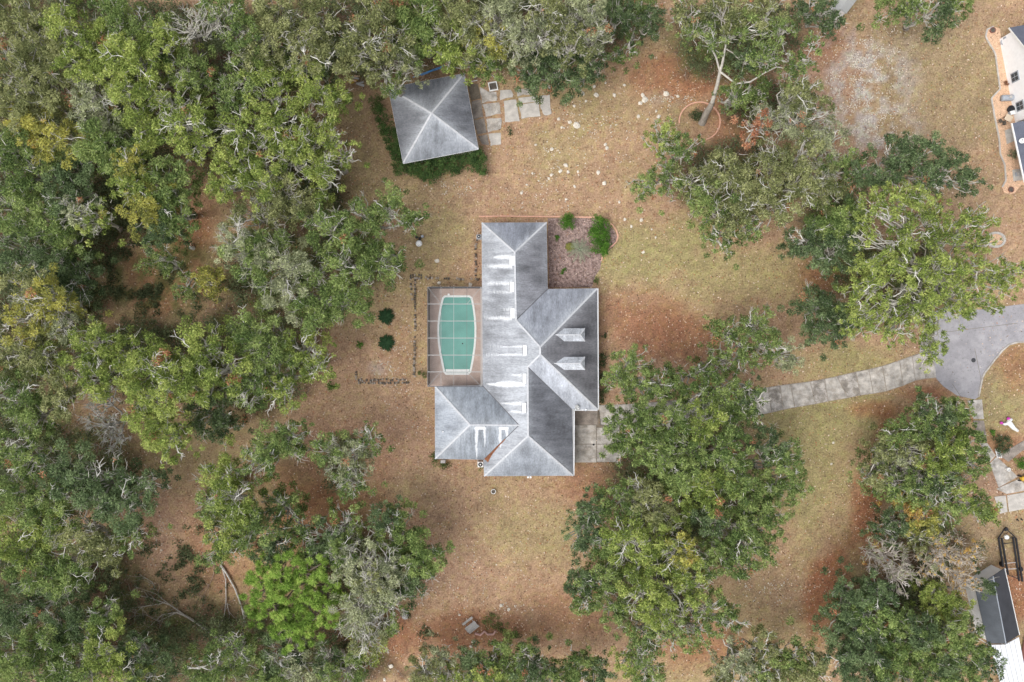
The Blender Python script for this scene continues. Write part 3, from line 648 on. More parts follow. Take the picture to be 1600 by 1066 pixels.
def tree(kind, h, lobes, label, base=None, dens=1.0, bare=.12, twig=1.0, mix=None, group=None, name='broadleaf_tree', lean=None, leaf=1.0, branchcol=None, rng=None, flat=.5, cat='tree', spread=.6, lower=.45, limbs=None):
    """lobes: (px, py, r_px[, kind]) seen from the drone at crown height"""
    global TREE_N, LEAFTOT
    TREE_N += 1; rng = rng or np.random.default_rng(1000+TREE_N*7)
    bc = PALE if branchcol is None else np.array(branchcol)
    L = []
    for lb in lobes:
        zc = h*.74+rng.uniform(-.06,.05)*h; c = P(lb[0], lb[1], zc); L.append((c, lb[2]*(1.12 if group in (G1,G4,G2) else 1.11 if group == G3 and lb[1] < 500 else 1.07)/F*(H-zc), lb[3] if len(lb) > 3 else kind))
    cen = np.mean([l[0] for l in L],0)
    root = P(*base) if base is not None else np.array((cen[0]+rng.uniform(-.8,.8), cen[1]+rng.uniform(-.8,.8), 0))
    T = Tubes(); fork = root*(1-.35)+np.array((cen[0],cen[1],0))*.35; fork[2] = h*.34
    if len(L) == 1: fork[2] = h*.42
    if lean is not None: fork = P(lean[0], lean[1], lean[2])
    if base is None: root[:2] *= 1.05
    tr = min(.02*h+.035*len(L)**.5, .46)
    root[2] = -.1; T.add(np.vstack([root+np.array((0,0,0)), root*.96+fork*.04, wig(root*.94+fork*.06, fork, 5, .02, rng)]), tr*1.35, tr*.8, MIDB, 7)
    nodes = []
    for pth, ra, rb in (limbs or []):
        q_ = np.array([P(*p_) for p_ in pth]); 
        if ra > .2: pass
        T.add(q_, ra, rb, MIDB*.3+bc*.7, 6); nodes += list(q_[1:])
    PC = []; PR = []; PK = []; PB = []
    for (c, r, kd) in L:
        f0 = fork if not nodes else min(nodes, key=lambda v: np.linalg.norm(v-c)); lb0 = c-np.array((0,0,r*flat*.9)); lb0[2] = max(lb0[2], fork[2]+.3 if fork[2] < c[2]-.5 else c[2]-.6)
        lp = wig(f0, lb0, 6, .05, rng, .05); lr = tr*min(.62, 1.15/len(L)**.5) if not nodes else .09; T.add(lp, lr, lr*.42, MIDB*.5+bc*.5, 5)
        rp = np.clip(r*.235,.45,1.0)*rng.uniform(.9,1.1)
        if kind == 'pine': rp = .5
        np_ = max(4, int((1.75 if kind != 'pine' else .82)*(r/rp)**2))
        ph = rng.uniform(0,6.28,3)
        u = (np.arange(np_)+.5)/np_; th = np.arange(np_)*2.39996+rng.uniform(0,6.28)+rng.normal(size=np_)*.3
        edge = 1+.20*np.sin(3*th+ph[0])+.13*np.sin(5*th+ph[1])+.07*np.sin(9*th+ph[2])
        d = np.minimum(r*(np.sqrt(u)*edge)*.93, r*1.07)
        z = c[2]+r*flat*(1-(d/(r*1.15))**2)+rng.normal(size=np_)*(.25+.09*r)*(1 if kind != 'pine' else .5)
        pc = np.stack([c[0]+d*np.cos(th), c[1]+d*np.sin(th), z],1)+rng.normal(size=(np_,3))*np.array((.4,.4,0))
        pr = rp*rng.uniform(.65,1.25,np_)
        isb = rng.random(np_) < bare
        gap = fbm(pc[:,0]/2.6+50, pc[:,1]/2.6+50, TREE_N) < (.27-.14*(dens-1)) if kind != 'pine' else np.zeros(np_,bool)
        # a lower, sparser layer closes part of the gaps
        nl = int(np_*lower*min(dens,1.3)); q = rng.integers(0,np_,nl); lo = pc[q]+rng.normal(size=(nl,3))*np.array((.8,.8,.5)); lo[:,2] -= rng.uniform(1.2,3.2,nl)
        order = rng.permutation(np_); order = np.concatenate([order[isb[order]][:20], order[~isb[order]]])
        nb_ = min(np_, 11+min(int(isb.sum()),8))
        for k in order[:nb_]:
            s0 = lp[rng.integers(3,6)]
            mid = wig(s0, pc[k]-np.array((0,0,pr[k]*.2)), 5, .07, rng, .04); T.add(mid, min(.11+.01*r, .14) if not nodes else .06, .03, bc*rng.uniform(.75,1.0), 4)
        for k in range(np_):
            nt_ = int((rng.integers(5,8) if isb[k] else rng.integers(0,3))*twig)
            if gap[k] and not isb[k]: nt_ = rng.integers(0,2)
            for _ in range(nt_):
                dv = rng.normal(size=3); out_ = pc[k]-c; out_[2] = 0; out_ /= np.linalg.norm(out_)+.01
                dv = dv/np.linalg.norm(dv)+out_*.7; dv[2] = abs(dv[2])*.75+.15; dv /= np.linalg.norm(dv)
                a = pc[k]-np.array((0,0,pr[k]*.35)); Lg = pr[k]*rng.uniform(.9,1.8)
                T.add(wig(a, a+dv*Lg, 3, .12, rng), .036, .014, bc*rng.uniform(.7,1.05), 3)
        if kind != 'pine' and bare < .95:
            wc = np.array((.70,.68,.62))*rng.uniform(.8,1.05)*(bc/PALE)**.7
            for _ in range(rng.poisson(.35+min(bare,.6)*5.0*min(1,r/3))):        # long pale sprays standing clear of the leaves
                th0 = rng.uniform(0,6.28); d0 = r*rng.uniform(.0,.45); zt = c[2]+r*flat+.15
                a = np.array((c[0]+d0*math.cos(th0), c[1]+d0*math.sin(th0), zt-.55)); th1 = th0+rng.normal()*.6; Lg = r*rng.uniform(.45,.85)
                e_ = a+np.array((math.cos(th1)*Lg, math.sin(th1)*Lg, rng.uniform(.1,.5)-flat*.15*Lg)); st_ = wig(a-np.array((0,0,1.2)), a, 2, 0, rng)
                m_ = wig(a, e_, 6, .05, rng, .03); m_ = np.vstack([st_[:1], m_]); T.add(m_, .075, .025, wc, 4)
                for q_ in range(int(rng.integers(5,10))):
                    j_ = rng.integers(2,7); s0 = m_[j_]; t1 = th1+rng.choice((-1,1))*rng.uniform(.35,1.0); l1 = Lg*rng.uniform(.18,.42)
                    T.add(wig(s0, s0+np.array((math.cos(t1)*l1, math.sin(t1)*l1, rng.uniform(0,.3)*l1)), 4, .07, rng), .04, .014, wc*rng.uniform(.85,1.1), 3)
        kp = ~isb & ~gap
        PC += [pc[kp], lo]; PR += [pr[kp], rng.uniform(.7,1.1,nl)*rp]; PK += [kd]*(kp.sum()+nl); 
        if isb.any():       # a few leaves stay on the bare sprays
            PC.append(pc[isb]); PR.append(pr[isb]*.5); PK += ['_thin']*isb.sum()
    PC = np.concatenate(PC); PR = np.concatenate(PR); PK = np.array(PK)
    cnt = (252*PR**2*spread/.6*dens/leaf**2*np.where(PK=='_thin',.35,1)).astype(int)+3
    if kind == 'pine': cnt = np.full(len(PR), 150)
    idx = np.repeat(np.arange(len(PR)), cnt); n = len(idx); LEAFTOT += n
    dv = rng.normal(size=(n,3)); dv[:,2] = np.abs(dv[:,2])*.8-.15; dv = unit(dv)
    if kind == 'pine':
        rr = rng.uniform(.35,.95,n); pos = PC[idx]+dv*(PR[idx]*rr)[:,None]*np.array((1,1,.6)); Ls = rng.uniform(.16,.26,n); Ws = Ls*.2; nr = unit(np.cross(dv, rng.normal(size=(n,3)))+np.array((0,0,.6)))
    else:
        rr = rng.random(n)**.42; pos = PC[idx]+dv*(PR[idx]*rr)[:,None]*np.array((1,1,.55))
        nr = unit(dv*.45+rng.normal(size=(n,3))*.62+np.array((0,0,.5)))
        Ls = rng.uniform(.09,.19,n)*leaf; Ws = Ls*rng.uniform(.34,.58,n)
    V, Fc = leaf_tris(pos, nr, Ls, Ws, rng, dv*3 if kind == 'pine' else dv*np.array((1,1,.4)))
    tint = np.empty((n,3)); pt = np.clip(rng.normal(.5,.27,len(PR))+ (fbm(PC[:,0]/4+9, PC[:,1]/4+9, 5)-.5)*.8,0,1)
    pt = np.clip(pt[idx]+rng.normal(size=n)*.30,0,1)
    for kd in set(PK.tolist()):
        pal_ = np.array(PALS[kind if kd == '_thin' else kd]); mk = PK[idx] == kd; t = pt[mk][:,None]
        tint[mk] = np.where(t < .5, pal_[0]*(1-2*t)+pal_[1]*2*t, pal_[1]*(2-2*t)+pal_[2]*(2*t-1))
    rus = rng.random(len(PR)) < (.012 if mix is None else mix*.5); 
    if rus.any() and kind not in ('pine',):
        mk = rus[idx] & (rng.random(n) < .55); pr_ = np.array(PALS['rust' if mix is None or kind != 'yellow' else 'autumn']); tint[mk] = pr_[1]+(pr_[2]-pr_[1])*rng.uniform(-.5,1,(mk.sum(),1))
    tint = np.clip(tint*rng.uniform(.62,1.42,(n,1))*(np.array((1.62,1.61,1.60)) if kind != 'pine' else np.array((1.25,1.3,1.1)))*(1.1 if kind == 'dark' else 1),.02,.72)
    org = np.array((root[0],root[1],0.)); e = empty(name, org, label, cat, group)
    link('trunk', T.mesh('trunk', org), e); link('crown', mesh_np('crown', V-org, Fc, M_leaf, np.repeat(tint,3,0)), e)
    return e

def T_(g, kind, h, lobes, label, **k): return tree(kind, h, lobes, label, group=g, **k)
# upper left woods
T_(G1,'olive',15,[(30,30,42),(75,70,38)],'olive crown filling the top left corner of the woods')
T_(G1,'bright',17,[(120,45,40),(165,85,38),(130,105,30)],'bright green tree with pale twigs, second from the top left corner')
T_(G1,'green',18,[(185,25,36),(230,50,32)],'green tree touching the top edge left of the bare trunk gap',bare=.2)
T_(G1,'bright',18,[(215,95,38),(255,75,30),(205,140,36)],'broad bright crown between the top left woods and the bare pale tree')
T_(G1,'green',16,[(290,105,32),(310,130,24)],'light green crown just below the tall bare pale branches',bare=.2)
T_(G1,'olive',16,[(40,115,40),(75,145,40),(30,165,32)],'yellowish olive tree by the left edge, third down',mix=.1)
T_(G1,'yellow',15,[(45,190,30),(90,215,38)],'yellow green crown at the left edge above the dark shrubs',mix=.12)
T_(G1,'grey',16,[(150,160,32),(180,190,34)],'greyish twiggy crown in the middle of the upper left woods',bare=.45)
T_(G1,'green',15,[(160,225,38),(200,250,32)],'mid green crown south of the greyish twiggy one')
T_(G1,'bright',17,[(235,195,36),(270,160,30)],'bright crown with pale forked limbs in the upper left woods',bare=.2)
T_(G1,'bright',17,[(295,195,34),(310,230,24)],'light green crown with twiggy rim, left of the long pale branch arc',bare=.25)
T_(G1,'green',14,[(25,240,40),(60,275,38)],'green tree on the left edge above the dark brushy hollow',bare=.2)
T_(G1,'dark',13,[(120,265,36),(110,310,34)],'dark green shrubby tree behind the yellow green crown')
T_(G1,'yellow',17,[(215,290,32,'bright'),(235,325,34),(205,260,22)],'yellow green crown reaching to the edge of the leaf clearing',bare=.04)
T_(G1,'green',16,[(265,290,36),(275,335,32),(250,355,30,'dark')],'green dense crown overhanging the north of the leaf clearing',bare=.05)
T_(G1,'green',12,[(40,330,40),(90,350,30)],'low green tree at the left edge level with the clearing',bare=.2)
T_(G1,'grey',14,[(125,335,24),(150,340,24,'bright')],'small pale lichen grey tree west of the clearing',bare=.5)
T_(G1,'dark',9,[(30,395,40),(85,410,34),(110,380,28,'green')],'low dark green thicket tree near the left edge')
T_(G1,'dark',8,[(130,440,34),(100,455,30)],'low dark shrubby tree beside the yellow grey crown')
T_(G1,'green',7,[(250,400,28),(330,440,24,'yellow'),(290,450,18)],'low patchy green sapling cluster in the leaf clearing',dens=.7,bare=.05)
# column between the woods and the outbuilding
T_(G1,'green',18,[(350,20,34),(385,60,26)],'green crown at the top edge right of the bare pale tree',bare=.2)
T_(G1,'olive',18,[(430,25,38),(450,65,34),(405,80,30)],'olive crown at the top edge with long pale branches',bare=.3)
T_(G1,'green',16,[(385,120,32),(360,160,26)],'green crown left of the outbuilding row, with curved pale limbs',bare=.3)
T_(G1,'olive',17,[(500,35,38),(525,75,36),(480,90,30)],'olive crown at the top edge above the tangled undergrowth',bare=.25,mix=.1)
T_(G1,'green',13,[(440,100,34),(500,110,34,'dark')],'dark and mid green low trees behind the olive crowns',bare=.1)
T_(G1,'bright',16,[(420,140,34),(385,205,36),(430,190,32)],'bright crown with crooked limbs in the column west of the outbuilding',bare=.25)
T_(G1,'bright',15,[(490,140,34),(515,165,28)],'bright crown facing the bare patch left of the outbuilding',bare=.25)
T_(G1,'bright',16,[(470,215,36),(515,215,22),(450,250,32)],'bright twiggy crown above the sandy opening',bare=.35)
T_(G1,'bright',16,[(370,260,34),(405,285,34),(350,290,24)],'light green crown with radiating limbs east of the clearing path',bare=.2)
T_(G1,'bright',15,[(500,270,34),(540,245,18)],'pale green crown overhanging the sandy opening edge',bare=.4)
T_(G1,'olive',14,[(440,310,38),(400,345,36),(480,330,30)],'olive crown with tangled pale limbs north of the big grey green tree',bare=.35)
T_(G1,'grey',16,[(400,400,44,'green'),(450,420,44),(370,380,30)],'large grey green tree with tangled twigs east of the clearing',bare=.35,dens=1.1)
T_(G1,'green',15,[(520,360,36),(570,340,32),(610,330,28),(640,345,18)],'dark tipped oak branch reaching toward the white well cap',bare=.2)
T_(G1,'green',14,[(540,420,42),(590,410,34),(615,400,18)],'green grey oak beside the open ground north of the sago palms',bare=.25)
T_(G1,'green',14,[(500,470,44),(550,475,32),(460,470,30,'grey')],'spreading grey green oak just north west of the sago palms',bare=.25)
# middle left
T_(G1,'yellow',17,[(45,450,32,'olive'),(85,470,34),(45,500,30),(100,510,20,'grey')],'pale yellow grey crown with white limbs near the left edge',bare=.3)
T_(G1,'olive',15,[(20,555,34),(60,560,30)],'olive crown with forked white limbs on the left edge, mid height',bare=.25)
T_(G1,'bright',17,[(150,535,32),(190,560,38),(150,590,30)],'bright crown with pale branch forks south of the clearing',bare=.2)
T_(G1,'bright',18,[(240,575,40),(280,600,36),(230,625,30)],'big bright crown with spread white limbs in the left centre woods',bare=.2)
T_(G1,'bright',17,[(320,540,36),(355,575,36),(320,600,28)],'bright crown with yellowish puffs left of the twiggy grey trees',bare=.12)
T_(G1,'green',16,[(400,520,36),(430,560,34),(390,600,32)],'green crown with crooked branches halfway between clearing and sago palms',bare=.25)
T_(G1,'bright',15,[(470,545,34),(500,570,24),(440,610,30)],'bright twiggy crown nearest to the small block wall',bare=.35)
T_(G1,'bright',16,[(90,570,26),(95,620,28,'olive')],'narrow bright crown between the left edge trees and the bright oaks',bare=.2)
T_(G1,'green',15,[(30,620,36),(55,655,30)],'green crown at the left edge above the brown gap',bare=.2)
T_(G1,'bright',16,[(245,660,34),(270,685,28)],'yellow green crown hanging over the leaf path, beside the white dead tree',bare=.15)
T_(G1,'dark',9,[(330,645,34),(350,665,20)],'low dark green tree at the east end of the bright oaks',bare=.05)
T_(G1,'green',15,[(20,700,36),(50,720,26)],'green crown with a long looping limb at the left edge',bare=.3)
# lower left
T_(G4,'dark',15,[(110,740,40),(160,760,42),(200,790,38),(230,760,26)],'broad dark grey green oak at the edge of the leaf path',bare=.2)
T_(G4,'green',15,[(40,775,40),(85,790,38)],'green crown left of the broad dark oak',bare=.2)
T_(G4,'bright',15,[(35,840,38),(75,825,34)],'light green tree at the left edge below the broad dark oak',bare=.2)
T_(G4,'olive',15,[(130,830,38),(165,850,32),(210,835,24,'green')],'olive crown with fine pale twigs in the lower left woods',bare=.3)
T_(G4,'green',13,[(60,890,38),(110,890,36)],'green crown above the brown hollow in the lower left woods',bare=.12)
T_(G4,'dark',11,[(30,950,36),(80,945,30)],'dark low tree at the left edge of the brown hollow',bare=.1)
T_(G4,'dark',12,[(120,975,36),(165,960,28,'green')],'dark green crown next to the fallen grey trunk tips',bare=.15)
T_(G4,'green',14,[(30,1030,42),(75,1010,36)],'green tree in the bottom left corner')
T_(G4,'green',14,[(120,1045,34),(90,1070,30)],'mid green crown on the bottom edge, second from the left corner',bare=.2)
T_(G4,'bright',15,[(165,1020,32),(195,1050,28)],'bright crown on the bottom edge left of the leaf strewn gap',bare=.15)
T_(G4,'dark',12,[(230,1050,34),(215,1010,22)],'dark crown on the bottom edge beside the leaf strewn gap',bare=.15)
T_(G4,'green',12,[(340,1040,36),(375,1010,24)],'green twiggy crown on the bottom edge below the fallen trunks',bare=.3)
T_(G4,'grey',11,[(440,1020,36,'dark'),(470,1045,38),(420,1060,32,'green')],'dark and grey twiggy tree below the bright pine',bare=.4)
T_(G4,'green',12,[(540,1050,34),(510,1025,20,'dark')],'green shrubby tree at the bottom edge right of the pine',bare=.3)
T_(G4,'bright',15,[(350,740,34),(370,780,34),(335,790,26,'green')],'bright crown with white twig clusters south of the leaf path',bare=.25)
T_(G4,'green',15,[(430,700,34),(455,680,24),(400,720,26)],'green crown with a long forked limb east of the leaf path',bare=.3)
T_(G4,'green',14,[(360,830,34,'bright'),(400,820,32),(345,860,26)],'light green crown above the two leaning bare trunks',bare=.25)
T_(G4,'green',12,[(440,790,30),(425,850,32,'dark'),(470,830,24)],'patchy green and rust crown north of the bright pine',bare=.25,mix=.2)
T_(G4,'grey',13,[(515,700,26,'green'),(545,720,32),(575,690,20,'green'),(550,755,24,'green')],'isolated grey green tree with airy crown on the brown ground',bare=.3,dens=.85)
T_(G4,'dark',12,[(628,838,36,'green'),(660,870,32,'green'),(640,905,34),(600,812,22)],'round dark green oak at the edge of the south lawn',bare=.1,dens=1.2)
T_(G4,'dark',11,[(510,840,30),(545,820,26,'green'),(500,870,22)],'dark oak with pale vertical limbs between pine and south lawn',bare=.35)
T_(G4,'grey',15,[(560,880,32),(590,925,38),(562,962,34),(605,880,26),(575,1000,24,'olive'),(612,950,24,'green'),(535,860,22,'green'),(585,905,20,'olive')],'mossy grey tree with drooping white branches beside the pine',bare=.55,twig=1.3)
T_(G4,'olive',11,[(575,1000,28,'bright'),(600,975,22)],'light olive crown tip south of the mossy grey tree',bare=.3)
tree('pine',13,[(430,900,36),(475,893,36),(512,925,30),(425,945,36),(475,945,40),(455,985,30),(412,925,28),(505,960,26)],'bright lime green pine with pom-pom needle tufts',name='pine_tree',bare=.02,dens=1,twig=.2,mix=0,branchcol=(.28,.22,.19),flat=.25,lower=.5)
# bare trees
tree('grey',19,[(300,45,30),(335,30,24)],'tall bare pale tree with forked white limbs near the top left',name='bare_tree',bare=1,dens=.3,twig=.8,group=None,base=(318,95))
tree('grey',10,[(160,620,26),(165,665,28),(185,690,16)],'dead white branched tree beside the leaf path',name='bare_tree',bare=1,dens=.25,twig=1.5,branchcol=(.6,.58,.55))
# top strip
T_(G2,'olive',17,[(590,25,38),(570,75,36),(610,70,32)],'olive crown at the top edge just left of the outbuilding corner',bare=.25,mix=.08)
T_(G2,'grey',15,[(600,110,26,'olive'),(635,95,24),(622,135,14,'green')],'airy tree with white limbs drooping over the outbuilding roof corner',bare=.35)
T_(G2,'green',15,[(660,25,40),(650,65,34)],'green crown at the top edge above the outbuilding',bare=.1)
T_(G2,'olive',16,[(710,20,38),(735,50,34),(700,75,32,'bright')],'olive crown at the top edge, directly above the blue pole',bare=.15)
T_(G2,'grey',17,[(780,25,38),(765,60,32,'yellow'),(800,65,30)],'greyish twiggy crown above the broken patio',bare=.4)
T_(G2,'bright',12,[(712,84,26),(765,100,26,'green')],'light green crown touching the back of the outbuilding roof',bare=.05)
T_(G2,'olive',17,[(850,20,36),(840,60,32,'grey'),(880,50,30)],'olive crown with grey branches at the top edge, right of the broken patio',bare=.3)
T_(G2,'dark',11,[(830,115,26),(870,110,30),(855,90,28)],'dark green tree beside the broken patio slabs',bare=.02,dens=1.2)
T_(G2,'grey',16,[(910,25,36),(925,60,28),(890,75,26,'olive')],'pale grey crown at the top edge west of the leaf clearing',bare=.4)
T_(G2,'dark',10,[(920,100,24),(905,120,18),(965,20,28)],'dark green low tree at the corner of the north lawn',bare=.03,dens=1.1)
T_(G2,'green',8,[(1015,40,22,'dark'),(985,75,12),(960,90,11),(1000,10,20)],'small dark green bush tree at the top of the north lawn',bare=.05)
tree('green',17,[(1085,50,20),(1070,20,24,'olive'),(1130,20,36,'olive'),(1165,50,28),(1115,70,18),(1190,20,32,'olive'),(1215,55,24),(1195,90,24),(1165,95,20,'dark'),(1245,100,22),(1270,70,14)],'tall leaning oak with white trunk rising from the brick ring',base=(1097,192),lean=(1113,160,3.6),limbs=[([(1113,160,3.6),(1121,132,6.2),(1125,112,8)],.30,.22),([(1125,112,8),(1129,98,9.2),(1133,76,10.6),(1136,60,11.6),(1143,38,13)],.20,.07),([(1125,112,8),(1119,90,9.5),(1113,77,10.4),(1099,62,11.6),(1080,48,12.6)],.15,.05),([(1125,112,8),(1150,131,8.5),(1172,128,9),(1196,113,10),(1213,105,10.6),(1236,107,11.4),(1262,99,12.4)],.15,.05),([(1196,113,10),(1207,85,11.5),(1225,48,13)],.09,.04)],bare=.22,dens=.85,group=None,name='leaning_oak')
tree('green',10,[(1150,150,22),(1185,145,18),(1135,158,12,'dark')],'small green tree right of the leaning white trunk',group=G3,bare=.1)
T_(G2,'dark',9,[(1280,20,24),(1300,38,16),(1260,10,20)],'dark small tree at the top edge beside the grey gravel patch',bare=.1)
T_(G2,'green',13,[(1410,5,34),(1455,20,30,'dark'),(1490,5,24)],'green crown hanging in from the top edge near the white neighbour house',bare=.1)
# right lawn oaks
T_(G3,'grey',14,[(1240,150,32,'olive'),(1275,175,26,'olive'),(1205,185,28),(1245,195,28),(1180,200,20,'rust')],'wide grey green crown with rusty red twigs by the gravel patch',bare=.45,mix=.1)
T_(G3,'green',13,[(1035,215,24,'bright'),(1065,235,22),(1010,290,20),(1045,285,22),(1085,285,26,'olive'),(1040,260,12)],'oak with lobed bright arms reaching west over the north lawn',bare=.3)
T_(G3,'olive',15,[(1130,270,34),(1165,300,34),(1110,320,32,'green'),(1145,340,30),(1125,375,20,'green')],'olive oak with a white twig cluster over the north east lawn',bare=.3)
T_(G3,'olive',15,[(1210,260,34),(1250,290,34),(1205,320,32),(1170,365,18,'green'),(1260,240,26)],'olive crown east of the white twig cluster',bare=.25)
T_(G3,'grey',14,[(1290,225,30),(1310,265,28,'green'),(1290,300,30,'olive')],'hazy green crown just west of the dark green oak',bare=.25,dens=.9)
T_(G3,'dark',14,[(1340,275,26),(1395,245,30),(1440,245,30),(1480,265,28),(1510,285,20),(1380,275,24),(1450,285,22)],'dark green oak nearest to the white neighbour house',bare=.03,dens=1.0)
T_(G3,'dark',12,[(1290,350,34,'green'),(1260,385,28),(1300,400,30),(1320,340,28,'green'),(1325,375,24)],'dark smooth crowned tree west of the big bright oak',bare=.05,dens=1.15)
T_(G3,'bright',17,[(1370,325,24),(1410,310,28),(1445,335,26),(1350,370,20),(1410,370,26),(1470,370,30),(1510,345,26),(1535,370,18),(1370,415,26),(1420,420,30),(1470,425,30),(1520,420,28),(1560,430,22),(1590,425,14),(1340,460,24),(1385,475,28),(1440,480,28),(1495,475,26),(1345,505,24),(1390,515,22),(1450,530,22),(1455,555,12),(1530,465,18),(1555,480,11),(1580,450,12)],'huge bright green oak spreading over the end of the road',bare=.18,dens=.9,base=(1440,440))
T_(G3,'dark',9,[(1275,478,30),(1290,512,28),(1318,495,26)],'small dark green tree tucked under the huge bright oak, left side',bare=.02,dens=1.2)
T_(G3,'green',11,[(1135,522,30),(1180,510,28),(1198,540,26),(1155,555,26),(1120,568,22),(1228,558,22,'grey')],'small oak with bare white twigs on its right, north of the driveway',bare=.3,dens=.9)
T_(G3,'green',15,[(985,570,26),(1000,605,28),(965,590,20),(1030,600,26)],'green oak limb nearest to the east wing of the house',bare=.15)
T_(G3,'green',15,[(1060,600,28),(1100,615,28),(1130,620,26),(1090,580,16),(1160,620,26),(1182,628,17,'dark'),(1165,645,20),(1140,645,22)],'forked oak crown north of the hidden driveway',bare=.15,base=(1095,570))
T_(G3,'green',17,[(970,665,26),(1010,650,28),(1000,695,30),(1050,660,30),(970,700,22),(1040,710,28)],'dense green oak overhanging the concrete apron',bare=.1,dens=1.1)
T_(G3,'green',18,[(1100,660,32,'bright'),(1090,710,34),(1140,700,30),(1060,740,30),(1110,760,34,'bright'),(1150,750,30)],'tall bright topped oak at the centre of the eastern grove',bare=.08,dens=1.1)
T_(G3,'green',15,[(1200,700,28,'dark'),(1230,715,24),(1215,755,30),(1180,780,32),(1240,770,16)],'green crown on the east rim of the grove',bare=.08,dens=1.1)
T_(G3,'green',15,[(1160,830,34),(1200,815,26),(1180,865,28),(1150,880,24),(1108,812,26,'dark'),(1118,850,28),(1100,885,20)],'green crown on the south east rim of the grove',bare=.12)
T_(G3,'olive',16,[(970,780,30,'green'),(1000,770,26),(1030,800,30),(1060,790,24,'bright')],'olive crown south east of the concrete apron',bare=.12)
T_(G3,'dark',14,[(915,830,26),(925,800,22),(945,850,26,'green'),(905,850,16)],'dark green western bulge of the grove beside the south lawn',bare=.06,dens=1.1)
T_(G3,'bright',17,[(980,840,34),(1030,850,34),(1000,880,30),(1060,860,28,'yellow'),(1075,885,24)],'yellow green topped crown in the middle of the southern grove',bare=.15)
T_(G3,'green',14,[(905,905,24,'dark'),(930,920,28),(945,895,24),(910,935,18),(960,950,22)],'green scalloped crown on the south west rim of the grove',bare=.1,dens=1.1)
T_(G3,'bright',16,[(1005,930,34),(1050,925,28),(1085,920,28),(1030,960,28)],'bright crown with white twigs in the southern grove',bare=.2)
T_(G3,'green',14,[(1000,985,30),(1050,990,26),(1110,950,24),(1145,965,20),(1095,985,22),(1000,1020,20)],'green twiggy crown at the south end of the grove',bare=.3)
T_(G3,'green',12,[(1010,1045,26),(985,1035,20,'bright')],'yellow green crown touching the bottom edge below the grove',bare=.25)
# bottom edge
T_(G6,'olive',8,[(690,1030,24,'grey'),(665,1050,28,'olive'),(700,1060,24,'bright')],'twiggy olive tree at the bottom edge left of the picnic table',bare=.3)
T_(G6,'green',8,[(745,1035,26,'dark'),(780,1020,28),(760,1060,26,'bright'),(800,1050,24)],'green bushy tree at the bottom edge below the picnic table',bare=.05,dens=1.1)
T_(G6,'green',9,[(835,1040,26,'dark'),(815,1020,16),(860,1060,18)],'dark green bush at the bottom edge below the south lawn',bare=.1,dens=1.1)
T_(G6,'green',9,[(905,1035,26),(935,1050,22,'dark'),(885,1055,18)],'green bush tree at the bottom edge left of the grove',bare=.05,dens=1.1)
T_(G6,'olive',13,[(1150,1030,30,'grey'),(1130,1060,26),(1190,1010,26),(1185,1050,28,'green')],'pale green airy crown at the bottom edge right of the grove',bare=.3)
T_(G6,'olive',13,[(1235,1030,32,'green'),(1265,1050,30),(1215,1060,28)],'olive crown at the bottom edge left of the dark evergreen mass',bare=.2)
# lower right thicket
T_(G5,'green',10,[(1460,650,26,'dark'),(1485,660,24),(1440,660,24),(1500,640,16)],'green tree at the tip of the thicket below the road',bare=.05,dens=1.1)
T_(G5,'olive',10,[(1400,680,28,'green'),(1420,700,28),(1380,710,24)],'olive rim tree on the north west side of the thicket',bare=.15,mix=.12)
T_(G5,'green',11,[(1480,700,30,'bright'),(1515,700,26),(1520,725,22),(1460,720,24,'bright')],'bright green crown in the thicket beside the neighbour path',bare=.04,dens=1.1)
T_(G5,'grey',9,[(1400,725,26),(1430,730,24),(1370,730,20,'green')],'grey twiggy bare crown inside the thicket',bare=.7,twig=1.6,branchcol=(.36,.32,.31))
T_(G5,'green',10,[(1360,745,22,'olive'),(1395,760,26),(1430,765,26),(1460,755,26,'dark')],'green crown on the western bulge of the thicket',bare=.1)
T_(G5,'bright',10,[(1500,775,22),(1530,790,20,'green'),(1480,800,22,'green'),(1545,800,14)],'light green crown beside the concrete pad',bare=.1)
T_(G5,'autumn',10,[(1412,785,16),(1425,800,13)],'orange autumn coloured tree in the thicket',bare=.1,dens=.9)
T_(G5,'green',10,[(1400,815,24,'dark'),(1440,810,26,'yellow'),(1440,840,24,'olive'),(1380,830,20,'dark')],'green and yellow crown south of the orange tree',bare=.15,mix=.1)
T_(G5,'grey',11,[(1390,870,28,'_g'),(1365,865,18,'_g'),(1415,895,20,'_g')] and [(1390,870,28),(1362,862,16,'autumn'),(1400,900,20,'autumn')],'bare grey tree with orange leaf tips on the left of the thicket',bare=.93,dens=.7,lower=.1,twig=1.5,mix=.2,branchcol=(.56,.50,.44))
T_(G5,'autumn',11,[(1480,870,26,'grey'),(1515,870,18),(1450,880,24,'grey'),(1500,905,22),(1470,850,16,'yellow')],'bare grey tree with peach leaf tips near the trailer',bare=.93,dens=.7,lower=.1,twig=1.5,branchcol=(.58,.51,.43))
T_(G5,'bright',10,[(1460,935,26),(1485,950,24),(1540,915,14,'dark')],'bright green crown below the peach tipped tree',bare=.03,dens=1.15)
T_(G5,'dark',14,[(1330,935,30),(1320,970,32,'dark'),(1355,960,32,'green'),(1370,925,24)],'dark smooth evergreen crown at the west of the lower right mass',bare=.02,dens=1.25)
T_(G5,'dark',14,[(1350,1010,32),(1320,1030,32),(1385,1030,32,'green'),(1370,1060,28)],'dark evergreen crown on the bottom edge of the lower right mass',bare=.03,dens=1.25)
T_(G5,'green',14,[(1430,985,30,'dark'),(1440,1020,32),(1410,975,22),(1420,1060,30)],'green evergreen crown in the centre of the lower right mass',bare=.03,dens=1.2,mix=.02)
